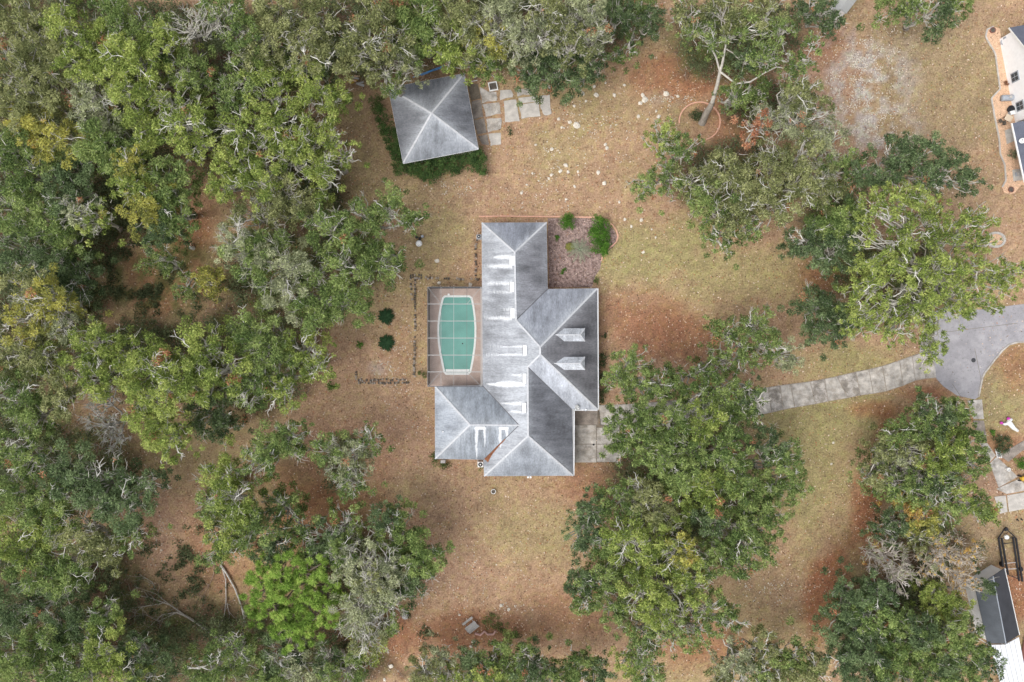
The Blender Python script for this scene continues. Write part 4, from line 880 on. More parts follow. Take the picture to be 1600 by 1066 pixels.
T_(G5,'green',14,[(1485,985,28),(1515,1010,28),(1540,1035,22,'dark'),(1500,1050,30),(1475,1035,28,'dark')],'speckled green evergreen crown beside the white metal roof',bare=.03,dens=1.2)
print('trees', TREE_N, 'leaves', LEAFTOT)

# ------------------------------------------------------------ shrubs and palms
def shrub(px, py, rpx, h, kind, label, n=None, cat='shrub', name='shrub', group=None, dens=1.0, leaf=.75):
    rng = np.random.default_rng(int(px*13+py)); r = rpx/11.0; org = P(px, py, 0); npf = n or max(7, int(15*r*r))
    a = rng.uniform(0,6.28,npf); d = r*.8*np.sqrt(rng.random(npf)); z = h*(.45+.4*(1-(d/r)**2))*rng.uniform(.8,1.1,npf)
    pc = np.stack([d*np.cos(a), d*np.sin(a), z],1); pr = np.clip(r*.4,.18,.6)*rng.uniform(.8,1.2,npf)
    cnt = (190*pr**2*dens/leaf**2*.6).astype(int)+8; idx = np.repeat(np.arange(npf), cnt); m = len(idx)
    dv = unit(rng.normal(size=(m,3))); dv[:,2] = np.abs(dv[:,2])-.1; pos = pc[idx]+dv*(pr[idx]*rng.random(m)**.4)[:,None]*np.array((1,1,.8))
    pos[:,2] = np.clip(pos[:,2],.05,None)
    nr = unit(dv*.5+rng.normal(size=(m,3))*.5+np.array((0,0,.5))); Ls = rng.uniform(.09,.15,m)*leaf; V, Fc = leaf_quads(pos, nr, Ls, Ls*.55, rng)
    pal_ = np.array(PALS[kind]); t = np.clip(rng.normal(.5,.25,m),0,1)[:,None]
    tint = np.where(t < .5, pal_[0]*(1-2*t)+pal_[1]*2*t, pal_[1]*(2-2*t)+pal_[2]*(2*t-1))
    T = Tubes()
    for k in range(min(npf,10)): T.add(wig(np.array((0,0,-.05)), pc[k], 4, .06, rng), .03, .012, BROWN, 4)
    e = empty(name, org, label, cat, group)
    link('stem', T.mesh('stem', np.zeros(3)), e); link('foliage', mesh_np('foliage', V, Fc, M_leaf, np.repeat(tint,4,0)), e)
    return e
PALS['hedge'] = [(.045,.085,.03),(.09,.16,.05),(.17,.27,.08)]
PALS['vivid'] = [(.05,.12,.02),(.10,.23,.035),(.17,.34,.05)]
shrub(886,350,14,1.6,'vivid','round bright green bush in the mulch bed beside the north wing')
shrub(869,373,6,.6,'vivid','tiny green shrub close to the east side of the north wing')
shrub(879,424,6,.5,'vivid','tiny light green shrub low in the mulch bed')
shrub(930,439,8,.6,'green','low dull green shrub near the corner of the east wing',dens=.6)
big = [(931,350,12),(938,358,14),(932,366,14),(937,376,15),(934,385,13),(939,391,11)]
def hedge(pts, h, kind, label, name='hedge', cat='hedge', dens=1.0, leaf=.75):
    rng = np.random.default_rng(len(pts)*31+int(pts[0][0])); org = P(*np.mean([p[:2] for p in pts],0)); PCs = []; PRs = []
    for (x, y, r) in pts:
        rm = r/11.0; npf = max(5, int(14*rm*rm)); a = rng.uniform(0,6.28,npf); d = rm*np.sqrt(rng.random(npf))
        z = h*rng.uniform(.45,1.0,npf)*(1-.35*(d/rm)**2); c0 = P(x, y, 0)-org
        PCs.append(np.stack([c0[0]+d*np.cos(a), c0[1]+d*np.sin(a), z],1)); PRs.append(rng.uniform(.3,.55,npf))
    pc = np.concatenate(PCs); pr = np.concatenate(PRs); cnt = (150*pr**2*dens/leaf**2*.6).astype(int)+6
    idx = np.repeat(np.arange(len(pr)), cnt); m = len(idx)
    dv = unit(rng.normal(size=(m,3))); dv[:,2] = np.abs(dv[:,2])-.1; pos = pc[idx]+dv*(pr[idx]*rng.random(m)**.4)[:,None]; pos[:,2] = np.clip(pos[:,2],.04,None)
    nr = unit(dv*.5+rng.normal(size=(m,3))*.5+np.array((0,0,.6))); Ls = rng.uniform(.09,.16,m)*leaf; V, Fc = leaf_quads(pos, nr, Ls, Ls*.6, rng)
    pal_ = np.array(PALS[kind]); pt = rng.normal(.5,.2,len(pr)); t = np.clip(pt[idx]+rng.normal(size=m)*.2,0,1)[:,None]
    tint = np.where(t < .5, pal_[0]*(1-2*t)+pal_[1]*2*t, pal_[1]*(2-2*t)+pal_[2]*(2*t-1)); T = Tubes()
    for k in range(0,len(pr),3): T.add(wig(pc[k]*np.array((1,1,0)), pc[k], 3, .05, rng), .025, .01, BROWN, 4)
    e = empty(name, org, label, cat); link('stem', T.mesh('stem', np.zeros(3)), e)
    link('foliage', mesh_np('foliage', V, Fc, M_leaf, np.repeat(tint,4,0)), e); return e
hedge(big, 2.0, 'vivid', 'large glossy green shrub clump at the curved end of the mulch bed', name='shrub', cat='shrub')
hedge([(a,b,c*1.2) for a,b,c in [(600,180,9),(604,192,10),(608,205,10),(612,216,10),(617,228,11),(621,240,12),(626,252,13),(632,264,12),(645,264,13),(658,266,13),(672,268,15),(680,258,12),(690,262,14),(704,260,14),(718,258,13),(732,256,13),(745,253,13),(754,262,11),(750,243,9),(752,272,7),(675,278,10)]],2.2,'hedge','leafy green hedge wrapping the west and south sides of the outbuilding')
hedge([(592,172,10),(585,165,9),(597,160,9)],1.6,'green','ragged green brush north of the hedge at the outbuilding corner',name='shrub',cat='shrub')
hedge([(940,585,6),(941,598,7),(941,612,6),(940,624,6),(939,570,6),(940,558,5)],1.2,'dark','narrow dark green foundation hedge along the east wing',name='hedge')
hedge([(686,722,8),(697,726,6),(680,712,5)],.7,'green','low green foundation shrub at the south west corner of the west wing',name='shrub',cat='shrub',dens=.7)
shrub(1085,182,11,1.4,'dark','small dark green bush inside the brick ring beside the trunk')
shrub(563,537,8,.7,'vivid','small bright green shrub west of the sago palms')
shrub(660,585,8,.8,'green','small green shrub at the outer west corner of the pool cage')
shrub(519,603,9,.7,'vivid','small green shrub left of the short block wall',dens=.7)
shrub(943,524,5,.7,'dark','tiny dark shrub against the east eave of the house')
shrub(1547,676,7,.7,'vivid','small green shrub beside the neighbour path curve')
shrub(750,730,6,.4,'bright','low weeds beside the air conditioner at the south side',dens=.6)
hedge([(1555,690,9),(1562,698,9),(1570,690,8)],1.0,'dark','dark shrub by the white framed panel at the path bend',name='shrub',cat='shrub')
hedge([(1590,722,7),(1598,726,8)],.9,'vivid','green shrub at the right edge above the yellow machine',name='shrub',cat='shrub')
hedge([(765,968,10),(775,972,9),(785,978,8),(805,990,8)],.6,'green','low green brush right of the picnic table',name='shrub',cat='shrub',dens=.6)
shrub(1577,243,9,1.1,'grey','grey green spiky bush in the gravel strip of the white house')
shrub(1571,131,4,.5,'rust','small rusty brown plant against the white wall')
shrub(710,112,9,1.2,'bright','light green shrub tip behind the outbuilding')
o = shrub(797,206,8,.7,'dark','small dark twiggy shrub on the sand below the broken patio',dens=.35)
def palm(px, py, rpx, n, label, kind, h, droop=.25, name='sago_palm', lw=.07):
    rng = np.random.default_rng(int(px)); org = P(px, py); r = rpx/11.0; e = empty(name, org, label, 'palm')
    MB().lathe(Vector(org), [(.22,0),(.25,h*.5),(.15,h)], 10).build('trunk', M_block, e, origin=org)
    pal_ = np.array(PALS[kind])
    VV = []; FF = []; CC = []; b = 0; T = Tubes()
    for k in range(n):
        a = k*2.39996; L_ = r*rng.uniform(.8,1.1); el = rng.uniform(.15,.9); pts = []
        for t in np.linspace(0,1,8): pts.append(np.array((math.cos(a)*L_*t, math.sin(a)*L_*t, h+L_*(el*t-(el+droop)*t*t))))
        pts = np.array(pts); T.add(pts, .02, .006, pal_[1], 3)
        side = np.array((-math.sin(a), math.cos(a), 0.))
        m = 22; t = np.linspace(.08,1,m); cpt = np.stack([np.interp(t, np.linspace(0,1,8), pts[:,j]) for j in range(3)],1)
        dirr = np.array((math.cos(a),math.sin(a),0.))
        for s_ in (-1,1):
            tip = cpt+side*s_*(.17*r*np.sin(np.clip(t*3.0,0,3.14))+.03)[:,None]+dirr*.12*r-np.array((0,0,.04))
            w_ = dirr*lw*.45
            VV.append(np.stack([cpt-w_, tip, cpt+w_],1).reshape(-1,3)); FF.append(np.arange(3*m).reshape(-1,3)+b); b += 3*m
            CC.append(np.repeat(pal_[1]*rng.uniform(.7,1.3,(m,1)),3,0))
    link('frond_stalk', T.mesh('frond_stalk', np.zeros(3)), e)
    link('fronds', mesh_np('fronds', np.concatenate(VV), np.concatenate(FF), M_leaf, np.concatenate(CC)), e); return e
PALS['sago'] = [(.02,.05,.025),(.035,.085,.035),(.06,.12,.05)]
palm(604,495,13,26,'dark green sago palm, upper of the pair on the sand','sago',.5,lw=.09)
palm(604.5,536,13,26,'dark green sago palm, lower of the pair on the sand','sago',.5,lw=.09)
PALS['fan'] = [(.2,.24,.15),(.33,.38,.26),(.45,.5,.36)]
palm(905,391,20,15,'pale silvery fan palm in the middle of the mulch bed','fan',.5,name='fan_palm',lw=.05)
palm(890,386,8,14,'small yellow green palm beside the pale fan palm','yellow',.3,name='young_palm',lw=.1)

# undergrowth in the woods: uncountable
N = 19500; px = R.uniform(-40,1640,N); py = R.uniform(-40,1100,N); cc, wd = cover(px, py)
nn = fbm(px/35, py/35, 90); keep = (wd > .6) & (nn > .37) & (R.random(N) < wd)
keep &= ~((px>585)&(px<775)&(py>95)) & ~((px>1430)&(py>470)&(py<640)) & ~((px > 880)&(px<1480)&(py>540)&(py<670))
px, py = px[keep], py[keep]; m1 = len(px)
cx_ = np.concatenate([R.normal(235,62,900), R.normal(250,60,500), R.normal(290,18,80), R.normal(660,20,30)]); cy_ = np.concatenate([R.normal(430,38,900), R.normal(930,50,500), R.normal(870,22,80), R.normal(975,14,30)])
k_ = fbm(cx_/22, cy_/22, 91) > .56; px = np.concatenate([px, cx_[k_]]); py = np.concatenate([py, cy_[k_]]); m0 = len(px)
zz_ = R.uniform(.3,4.0,m0); zz_[m1:] = R.uniform(.05,.5,m0-m1); pr = R.uniform(.5,1.3,m0); pr[m1:] *= .62
pc = np.stack([(px-800)*H/F, -(py-533)*H/F, zz_],1)
cnt = (46*pr**2).astype(int)+4; idx = np.repeat(np.arange(m0), cnt); m = len(idx)
dv = unit(R.normal(size=(m,3))); pos = pc[idx]+dv*(pr[idx]*R.random(m)**.5)[:,None]; pos[:,2] = np.clip(pos[:,2],.05,None)
V, Fc = leaf_tris(pos, unit(dv*.3+R.normal(size=(m,3))*.5+np.array((0,0,.7))), R.uniform(.12,.2,m), R.uniform(.06,.1,m))
pt = np.clip(R.normal(.5,.3,m0)[idx]+R.normal(size=m)*.2,0,1)[:,None]; ug = np.array([(.07,.09,.045),(.14,.17,.085),(.24,.28,.14)])
tint = np.where(pt < .5, ug[0]*(1-2*pt)+ug[1]*2*pt, ug[1]*(2-2*pt)+ug[2]*(2*pt-1))
tag(link('undergrowth', mesh_np('undergrowth', V, Fc, M_leaf, np.repeat(tint,3,0))), 'low green undergrowth on the woodland floor', 'undergrowth', None, 'stuff')
print('undergrowth', m)
# twigs and brush on the woodland floor
T = Tubes(); N = 4300; px = R.uniform(-10,1610,N); py = R.uniform(-10,1076,N); cc, wd = cover(px, py); k_ = (wd > .35); px, py = px[k_], py[k_]
for x, y in zip(px, py):
    a = P(x, y, .06); th = R.uniform(0,6.28); L_ = R.uniform(.6,3.2); b = a+np.array((math.cos(th)*L_, math.sin(th)*L_, R.uniform(0,.5))); T.add(wig(a,b,4,.07,R), .03, .015, np.array((.30,.26,.22))*R.uniform(.6,1.3), 3)
o = link('fallen_twigs', T.mesh('fallen_twigs', np.zeros(3))); tag(o, 'pale fallen twigs strewn on the woodland floor', 'twigs', None, 'stuff')

# fallen dead trees
def fallen(label, paths, col=(.42,.38,.33)):
    org = P(*paths[0][0][0]); e = empty('fallen_tree', org, label, 'fallen tree'); first = True; T1 = Tubes(); T2 = Tubes()
    for pts, r0, r1 in paths:
        q = np.array([P(x, y, z) for (x, y, z) in [(p+(.3,) if len(p) == 2 else p) for p in pts]])
        (T1 if first else T2).add(q, r0, r1, np.array(col), 6 if first else 4)
        if not first or True:
            for k in range(len(q)-1):
                for _ in range(3):
                    t = R.random(); a = q[k]*(1-t)+q[k+1]*t; d = q[k+1]-q[k]; d /= np.linalg.norm(d)
                    th = R.choice((-1,1))*R.uniform(.5,1.1); v = np.array((d[0]*math.cos(th)-d[1]*math.sin(th), d[0]*math.sin(th)+d[1]*math.cos(th), R.uniform(0,.35)))
                    if not first: T2.add(wig(a, a+v*R.uniform(.6,2.0), 4, .08, R), .04, .015, np.array(col)*R.uniform(.8,1.1), 3)
        first = False
    link('trunk', T1.mesh('trunk', org), e)
    if T2.V: link('branches', T2.mesh('branches', org), e)
Z5 = lambda x, y: (x/3.9475, 796+y/3.9475)
fallen('pale dead trunk with tangled branches lying across the lower left leaf litter', [([Z5(1440,870),Z5(1310,770),Z5(1200,690),Z5(1150,660),Z5(1090,635)],.24,.13),
  ([Z5(1090,635),Z5(1000,650),Z5(920,725),Z5(855,775)],.1,.03),([Z5(1150,660),Z5(1050,590),Z5(940,550),Z5(850,530),Z5(790,510)],.11,.03),([Z5(960,495),Z5(940,450),Z5(860,400)],.08,.03),
  ([Z5(1000,580),Z5(880,600),Z5(800,610),Z5(710,600)],.08,.02),([Z5(1090,635),Z5(980,690),Z5(900,650),Z5(800,660)],.08,.02),([Z5(1050,590),Z5(960,520),Z5(840,480)],.07,.02),([Z5(880,600),Z5(830,640),Z5(760,600)],.06,.02)])
fallen('thick leaning dead trunk running down from the light green crown', [([Z5(1360,340),Z5(1400,400),Z5(1450,490),Z5(1490,600),Z5(1515,720)],.17,.08),([Z5(1490,600),Z5(1520,680)],.07,.02)], (.5,.47,.43))
fallen('thin forked dead trunk just left of the thick leaning one', [([Z5(1370,360),Z5(1392,430),Z5(1395,560),Z5(1385,650),Z5(1340,750)],.11,.05),([Z5(1400,580),Z5(1415,650),Z5(1405,760)],.07,.02)], (.46,.42,.38))
fallen('reddish bare stems at the left of the dead trunks', [([Z5(1320,345),Z5(1318,400),Z5(1295,460),Z5(1230,520)],.06,.02),([Z5(1290,470),Z5(1250,540),Z5(1190,530)],.04,.015)], (.33,.24,.2))

# ------------------------------------------------------------ rocks
rk = []
for x, y in ((390,152),(343,272),(318,350),(203,350),(535,340),(235,402),(158,424),(330,412),(258,455),(173,492),(463,412),(668,412),(685,445),(650,472),(838,402),(922,420),(767,528),(783,567),(638,565),(703,587),(190,630),(80,645),(100,650),(140,608),(60,585),(398,770),(408,795),(10,803),(112,920),(73,962),(128,966),(198,965),(347,972),(390,1050),(400,325)): rk.append((860+x/4.635, 60+y/4.635))
for x, y in ((1500,530),(1553,495),(1320,650),(1432,682),(1297,848),(1340,900),(1427,860),(1410,885),(1528,793),(1490,835),(1545,840),(1258,928),(1220,985),(1530,1028),(1590,940),(1590,510),(1585,380),(1572,315)): rk.append((540+x/4.442, 80+y/4.442))
for x, y in ((30,655),(65,762),(105,806),(165,766),(230,823),(255,873),(178,965)): rk.append((960+x/3.9475, 150+y/3.9475))
BIG = {7,10,13,14,20,28,33,4,1,12}
def rock_mesh(seed):
    bm = bmesh.new(); bmesh.ops.create_icosphere(bm, subdivisions=2, radius=1); rr = random.Random(seed)
    k1 = Vector((rr.uniform(.7,1.3), rr.uniform(.6,1.1), .42))
    from mathutils import noise
    for v in bm.verts:
        d = 1+.45*noise.noise(v.co*1.3+Vector((seed*3.1,0,0)))+.2*noise.noise(v.co*3+Vector((0,seed*2.3,0))); v.co = Vector((v.co.x*k1.x, v.co.y*k1.y, v.co.z*k1.z))*d; v.co.z += .18
    me = bpy.data.meshes.new('rock'); bm.to_mesh(me); bm.free(); me.materials.append(M_rock); return me
rms = [rock_mesh(k) for k in range(6)]
def rock_label(x, y):
    if y < 100: return 'pale limestone rock at the wooded top edge of the north lawn'
    if x > 985 and y < 190: return 'pale limestone rock in the group left of the brick ring and leaning oak'
    if y < 190 and x > 880: return 'pale limestone rock in the scattered upper row between dark trees and brick ring'
    if y > 290: return 'pale limestone rock on the lawn right of the curved terracotta edging' if x > 950 else 'pale limestone rock just north of the mulch bed'
    if x < 900 and y > 240: return 'pale limestone rock in the loose band halfway between broken patio and north wing'
    if x < 900: return 'pale limestone rock on the sand right of the broken patio slabs'
    return 'pale limestone rock in the middle of the north lawn right of the patio'
for k, (x, y) in enumerate(rk):
    o = link('rock', rms[k%6], None, P(x,y)); s = (R.uniform(.27,.42) if k in BIG else R.uniform(.15,.27)); o.scale = (s,s,s); o.rotation_euler = (0,0,R.uniform(0,6.28))
    tag(o, rock_label(x, y), 'rock', 'pale limestone rocks scattered over the north lawn')
for x, y, s, lb in ((683,408,.3,'pale rock on the sand north of the pool cage'),(686,442,.2,'small pale rock at the block row above the pool cage'),(735,445,.35,'pale rocks heaped at the cage corner by the house'),(718,961,.22,'small pale rock left of the picnic table'),(783,946,.3,'left of two pale rocks on the south lawn edge'),(795,952,.28,'right of two pale rocks on the south lawn edge'),
   (740,1003,.25,'small pinkish rock below the picnic table'),(736,1010,.3,'pinkish rock nearest the bottom brush'),(1302,692,.15,'white stone on the lawn beside the grove'),(1299,725,.2,'tiny white stone on the south east lawn'),(611,1041,.3,'orange tan stone near the bottom woods, upper one'),(601,1062,.25,'orange tan stone near the bottom woods, lower one')):
    o = link('rock', rms[int(x)%6], None, P(x,y)); o.scale = (s,s,s); tag(o, lb, 'rock')
# limestone chips, uncountable
Vv=[];n=5200; cl=[(1350,100,50,50),(1370,190,45,55),(1330,140,45,70),(1050,155,45,10),(620,560,25,60),(600,578,15,10),(845,285,45,60),(930,200,70,60),(660,640,60,60),(720,900,70,50),(1200,925,40,20),(700,295,30,10),(250,840,22,40),(800,950,20,6),(1400,60,40,60)]
a=[]; wts=np.array([5,5,5,1,2,1,2,2,1,2,1,1,1,.5,2.]); wts/=wts.sum()
ci=R.choice(len(cl),n,p=wts); cl=np.array(cl,float); xx=cl[ci,0]+R.normal(size=n)*cl[ci,2]*.6; yy=cl[ci,1]+R.normal(size=n)*cl[ci,3]*.6
kk = fbm(xx/9,yy/9,13) > .5; xx,yy=xx[kk],yy[kk]; n=len(xx)
pos=np.stack([(xx-800)*H/F,-(yy-533)*H/F,np.full(n,.03)],1); sz=R.uniform(.03,.08,n)
base5=np.array([(-1,-1,-.3),(1,-1,-.3),(1,1,-.3),(-1,1,-.3),(0,0,.8)],float); f5=np.array([(0,1,4),(1,2,4),(2,3,4),(3,0,4)])
rot=R.uniform(0,6.28,n); bx=base5[None]*sz[:,None,None]*R.uniform(.6,1.3,(n,1,3)); cx=bx[...,0]*np.cos(rot)[:,None]-bx[...,1]*np.sin(rot)[:,None]; cy=bx[...,0]*np.sin(rot)[:,None]+bx[...,1]*np.cos(rot)[:,None]
V=np.stack([cx,cy,bx[...,2]],2)+pos[:,None]; Fc=(f5[None]+5*np.arange(n)[:,None,None]).reshape(-1,3)
tag(link('stone_chips', mesh_np('stone_chips', V.reshape(-1,3), Fc, M_rock)), 'pale limestone chips showing through the thin grass', 'stone chips', None, 'stuff')

# ------------------------------------------------------------ block walls, edging, mulch
def block_row(label, a, b, n, rows=1, skip=.15, zig=.0, name='block_wall'):
    e = empty(name, P(*np.mean([a,b],0)), label, 'low wall'); A_, B_ = P(*a), P(*b); d = (B_-A_); L_ = np.linalg.norm(d); d /= L_; nn_ = np.array((-d[1],d[0],0)); ang = math.atan2(d[1],d[0])
    for r_ in range(rows):
        for k in range(n):
            if R.random() < skip: continue
            c_ = A_+d*L_*(k+.5)/n+nn_*((r_-(rows-1)/2)*.45+R.normal()*.05)
            h_ = R.uniform(.12,.3); m = MB()
            wv, dv_ = L_/n*R.uniform(.5,.8), R.uniform(.2,.36)
            m.box((c_[0],c_[1],h_/2), (wv,dv_,h_), ang+R.normal()*.06)
            m.build('block', M_block if R.random() < .55 else M_block2, e)
    return e
block_row('long row of dark mossy blocks west of the pool cage, north to south', (649,433), (647,590), 46, 1, .12)
block_row('faint second row of dark blocks beside the long row, upper part', (641,434), (644,470), 9, 1, .3)
block_row('short double row of dark blocks running west to east on the sand', (559,596), (640,596), 26, 2, .25)
block_row('row of dark blocks along the north side of the pool cage', (640,432.5), (660,432.5), 6, 2, .1)
block_row('broken line of blocks between the pool cage and the north wing', (664,434), (748,437), 26, 1, .35)
block_row('line of blocks along the west wall of the north wing', (744,372), (743.5,432), 22, 1, .3)
block_row('short stub of dark blocks rising from the left end of the double row', (557,580), (557,594), 4, 1, .1)
def edging(name, pts, label, closed=False, m=M_edge, w_=.17, h_=.16, cat='edging', step=.5):
    e = empty(name, P(*np.mean(pts,0)), label, cat); q = [P(*p) for p in pts]
    if closed: q.append(q[0])
    seg = []; 
    for a, b in zip(q[:-1], q[1:]):
        L_ = np.linalg.norm(b-a); k = max(1, int(round(L_/step)))
        for j in range(k): seg.append((a+(b-a)*j/k, a+(b-a)*(j+1)/k))
    m_ = MB()
    for a, b in seg:
        c_ = (a+b)/2; d = b-a; m_.box((c_[0],c_[1],h_/2+R.normal()*.008), (np.linalg.norm(d)*.95, w_, h_), math.atan2(d[1],d[0])+R.normal()*.02)
    o_ = m_.build('edging_bricks', m, e); o_['kind'] = 'stuff'; return e
mul = sheet('mulch_bed', [(856,341),(925,341),(948,347),(960,360),(965,372),(960,384),(950,393),(941,400),(938,420),(930,432),(925,449),(858,449)], .03, M_mulch, 'pinkish brown mulch bed in the corner between the two roof wings')
edging('brick_edging', [(748,338.5),(780,338),(830,338.5),(880,339),(930,340)], 'thin straight terracotta edging north of the house')
edging('brick_edging', [(950,347),(957,352),(963,360),(965.5,369),(963,378),(956,385),(948,391),(941,399),(940,408)], 'curved terracotta edging round the end of the mulch bed')
rp_ = [(1093+32*math.cos(t), 190+30*math.sin(t)) for t in np.linspace(-3.25,1.25,26)]
edging('brick_ring', rp_, 'terracotta brick ring round the foot of the leaning white trunk', cat='edging')
edging('stone_ring', [(1555+14*math.cos(t), 375+11*math.sin(t)) for t in np.linspace(0,6.283,22)[:-1]], 'round pale stone ring beside the huge bright oak', True, M_conc_light, .3, .2)
sheet('stone_ring_floor', [(1555+13*math.cos(t), 375+10*math.sin(t)) for t in np.linspace(0,6.283,18)[:-1]], .035, M_gravelbed, 'peach gravel inside the round stone ring')

# ------------------------------------------------------------ small things around the house
def ac_unit(px, py, label, s=.8, hgt=.8, rot=0, m=M_grey):
    L = Vector(P(px,py)); o = empty('air_conditioner', L, label, 'air conditioner')
    MB().box(L+Vector((0,0,.05)), (s*1.3,s*1.3,.1), rot).build('pad', M_conc, o)
    MB().box(L+Vector((0,0,.1+hgt/2)), (s,s,hgt), rot).build('cabinet', m, o)
    MB().lathe(L+Vector((0,0,.1+hgt)), [(s*.42,0),(s*.42,.03),(s*.38,.04)], 16).build('fan_grille', M_darkgrey, o)
    MB().lathe(L+Vector((0,0,.14+hgt)), [(s*.12,0),(s*.12,.02)], 10).build('fan_hub', M_vinyl, o)
ac_unit(751,724.5,'round topped air conditioner in the notch of the south eaves',.75,.7,0,M_vinyl)
ac_unit(748.5,371,'small grey air conditioner against the west side of the north wing',.6,.6)
def pot(px, py, r, label, m, h=.4, inner=M_block, name='planter', cat='planter'):
    L = Vector(P(px,py)); o = empty(name, L, label, cat)
    MB().lathe(L, [(r*.7,0),(r,h),(r*.8,h),(r*.78,h*.85)], 16).build('bowl', m, o, smooth=True); MB().lathe(L, [(r*.79,h*.6),(r*.79,h*.87)], 14).build('soil', inner, o)
pot(771,767.5,.36,'white round pot with dark centre on the lawn south of the house', M_vinyl, .35)
L = Vector(P(655,381)); o = empty('well_cap', L, 'white domed well cap with dark fittings west of the house', 'well cap')
MB().lathe(L, [(.45,0),(.46,.35),(.36,.55),(.15,.66),(.02,.68)], 18).build('dome', M_vinyl, o, smooth=True)
for dx, dy in ((-.35,.9),(.5,1.0),(.1,.7)): MB().box(L+Vector((dx,dy,.25)), (.35,.3,.5), .4).build('pump_part', M_black if dx < .2 else M_grey, o)
L = Vector(P(698,717.5)); o = empty('meter_box', L, 'small grey utility box under the south west eave', 'utility box')
MB().box(L+Vector((-.4,-.12,1.0)), (.6,.35,.8)).build('cabinet', M_grey, o); MB().box(L+Vector((-.4,-.12,1.42)), (.66,.4,.04)).build('lid', M_wood, o); MB().box(L+Vector((-.4,-.1,.3)), (.1,.1,.6)).build('conduit', M_grey, o)
# round grey fire pit lid
L = Vector(P(633.5,961)); o = empty('fire_pit', L, 'round grey lidded fire pit at the edge of the lower woods', 'fire pit')
MB().lathe(L, [(.42,0),(.5,.3),(.52,.32)], 20).build('bowl', M_grey, o, smooth=True)
MB().lathe(L+Vector((0,0,.325)), [(.5,0),(.44,.06),(.2,.12),(.04,.13)], 20).build('lid', M_wood, o, smooth=True); MB().lathe(L+Vector((0,0,.45)), [(.06,0),(.06,.06)],8).build('handle', M_black, o)
# picnic table
L = Vector(P(735.5,974.5)); ang = math.atan2(12.5,16); o = empty('picnic_table', L, 'weathered grey wooden picnic table on bare red ground', 'table'); ux = Vector((math.cos(ang),math.sin(ang),0)); uy = Vector((-ux.y,ux.x,0))
for k in range(5): MB().box(L+uy*(-.38+.16*k)-uy*.12+Vector((0,0,.75)), (1.75,.145,.045), ang+R.normal()*.006).build('top_board', M_wood, o)
for s_ in (-.86,.62):
    for k in range(2): MB().box(L+uy*(s_+.16*k)+Vector((0,0,.45)), (1.75,.14,.045), ang).build('seat_board', M_wood, o)
for s_ in (-.6,.6):
    MB().bar(L+ux*s_-uy*.85+Vector((0,0,.39)), L+ux*s_+uy*.85+Vector((0,0,.39)), .05,.1).build('cross_rail', M_wood, o)
    MB().bar(L+ux*s_-uy*.7, L+ux*s_-uy*.2+Vector((0,0,.72)), .05,.1).build('leg', M_wood, o); MB().bar(L+ux*s_+uy*.6, L+ux*s_+uy*.1+Vector((0,0,.72)), .05,.1).build('leg', M_wood, o)
# pink tarp scrap
Z6 = lambda x, y: P(400+x/3.9475, 796+y/3.9475, .12)
m = MB(); m.tube([Z6(1350,765)+np.array((0,0,0)),Z6(1385,775),Z6(1410,750)+np.array((0,0,.15)),Z6(1430,772),Z6(1465,770),Z6(1478,748)], .18,.14,6)
tag(m.build('crumpled_tarp', mat('faded_pink_cloth',(.58,.36,.32),var=.3,scale=6,bump=.6), origin=Z6(1410,770)), 'crumpled faded pink tarp lying below the picnic table', 'tarp')
# white frame box on the broken patio
L = Vector(P(770.5,136)); o = empty('fire_box', L, 'white square frame box with dark ash on the broken patio', 'box')
for dx, dy, sx, sy in ((0,.55,1.25,.12),(0,-.55,1.25,.12),(.56,0,.12,.98),(-.56,0,.12,.98)):
    c_, s_ = math.cos(.2), math.sin(.2); MB().box(L+Vector((dx*c_-dy*s_,dx*s_+dy*c_,.2)), (sx,sy,.3), .2).build('side_panel', M_vinyl, o)
MB().box(L+Vector((0,0,.12)), (1.0,.98,.1), .2).build('ash', M_block, o)
# blue pole behind the outbuilding
o = empty('blue_pole', P(670,111), 'long blue metal pole stack propped behind the outbuilding', 'pole')
for q in (((645,121,.5),(694,102.5,.9)),((658,118,.6),(690,106,.8)),((668,113,.9),(676,110,.9))):
    MB().tube([P(*q[0]), (P(*q[0])+P(*q[1]))/2+np.array((0,0,.03)), P(*q[1])], .06 if q[0][0] != 668 else .13).build('pole', M_blue, o)
MB().tube([P(729,129,.4), P(746,125.5,.4)], .05).build('pole', M_vinyl, empty('white_pole', P(737,127), 'thin white pole sticking out behind the outbuilding roof corner', 'pole'))
# debris pile left of the outbuilding
o = empty('debris_pile', P(565,130), 'pile of tan and yellow boards in the brush west of the outbuilding', 'debris')
for k in range(9):
    x, y = 545+R.uniform(0,24), 117+R.uniform(0,14)+(8 if k > 5 else 0); MB().box(P(x,y,.3+.05*k), (R.uniform(.6,1.4),R.uniform(.15,.4),.05), R.uniform(-.6,.6)).build('board', [M_yellow, M_wood, M_gravelbed][k%3], o)
o = empty('garden_statue', P(302,388), 'small white and rust object standing in the leaf clearing', 'ornament'); L = Vector(o.location)
MB().lathe(L, [(.3,0),(.25,.3),(.18,.6),(.24,.8),(.12,1.0)], 10).build('base', M_vinyl, o); MB().box(L+Vector((-.1,.45,.3)), (.4,.3,.6), .3).build('pedestal', M_edge, o)

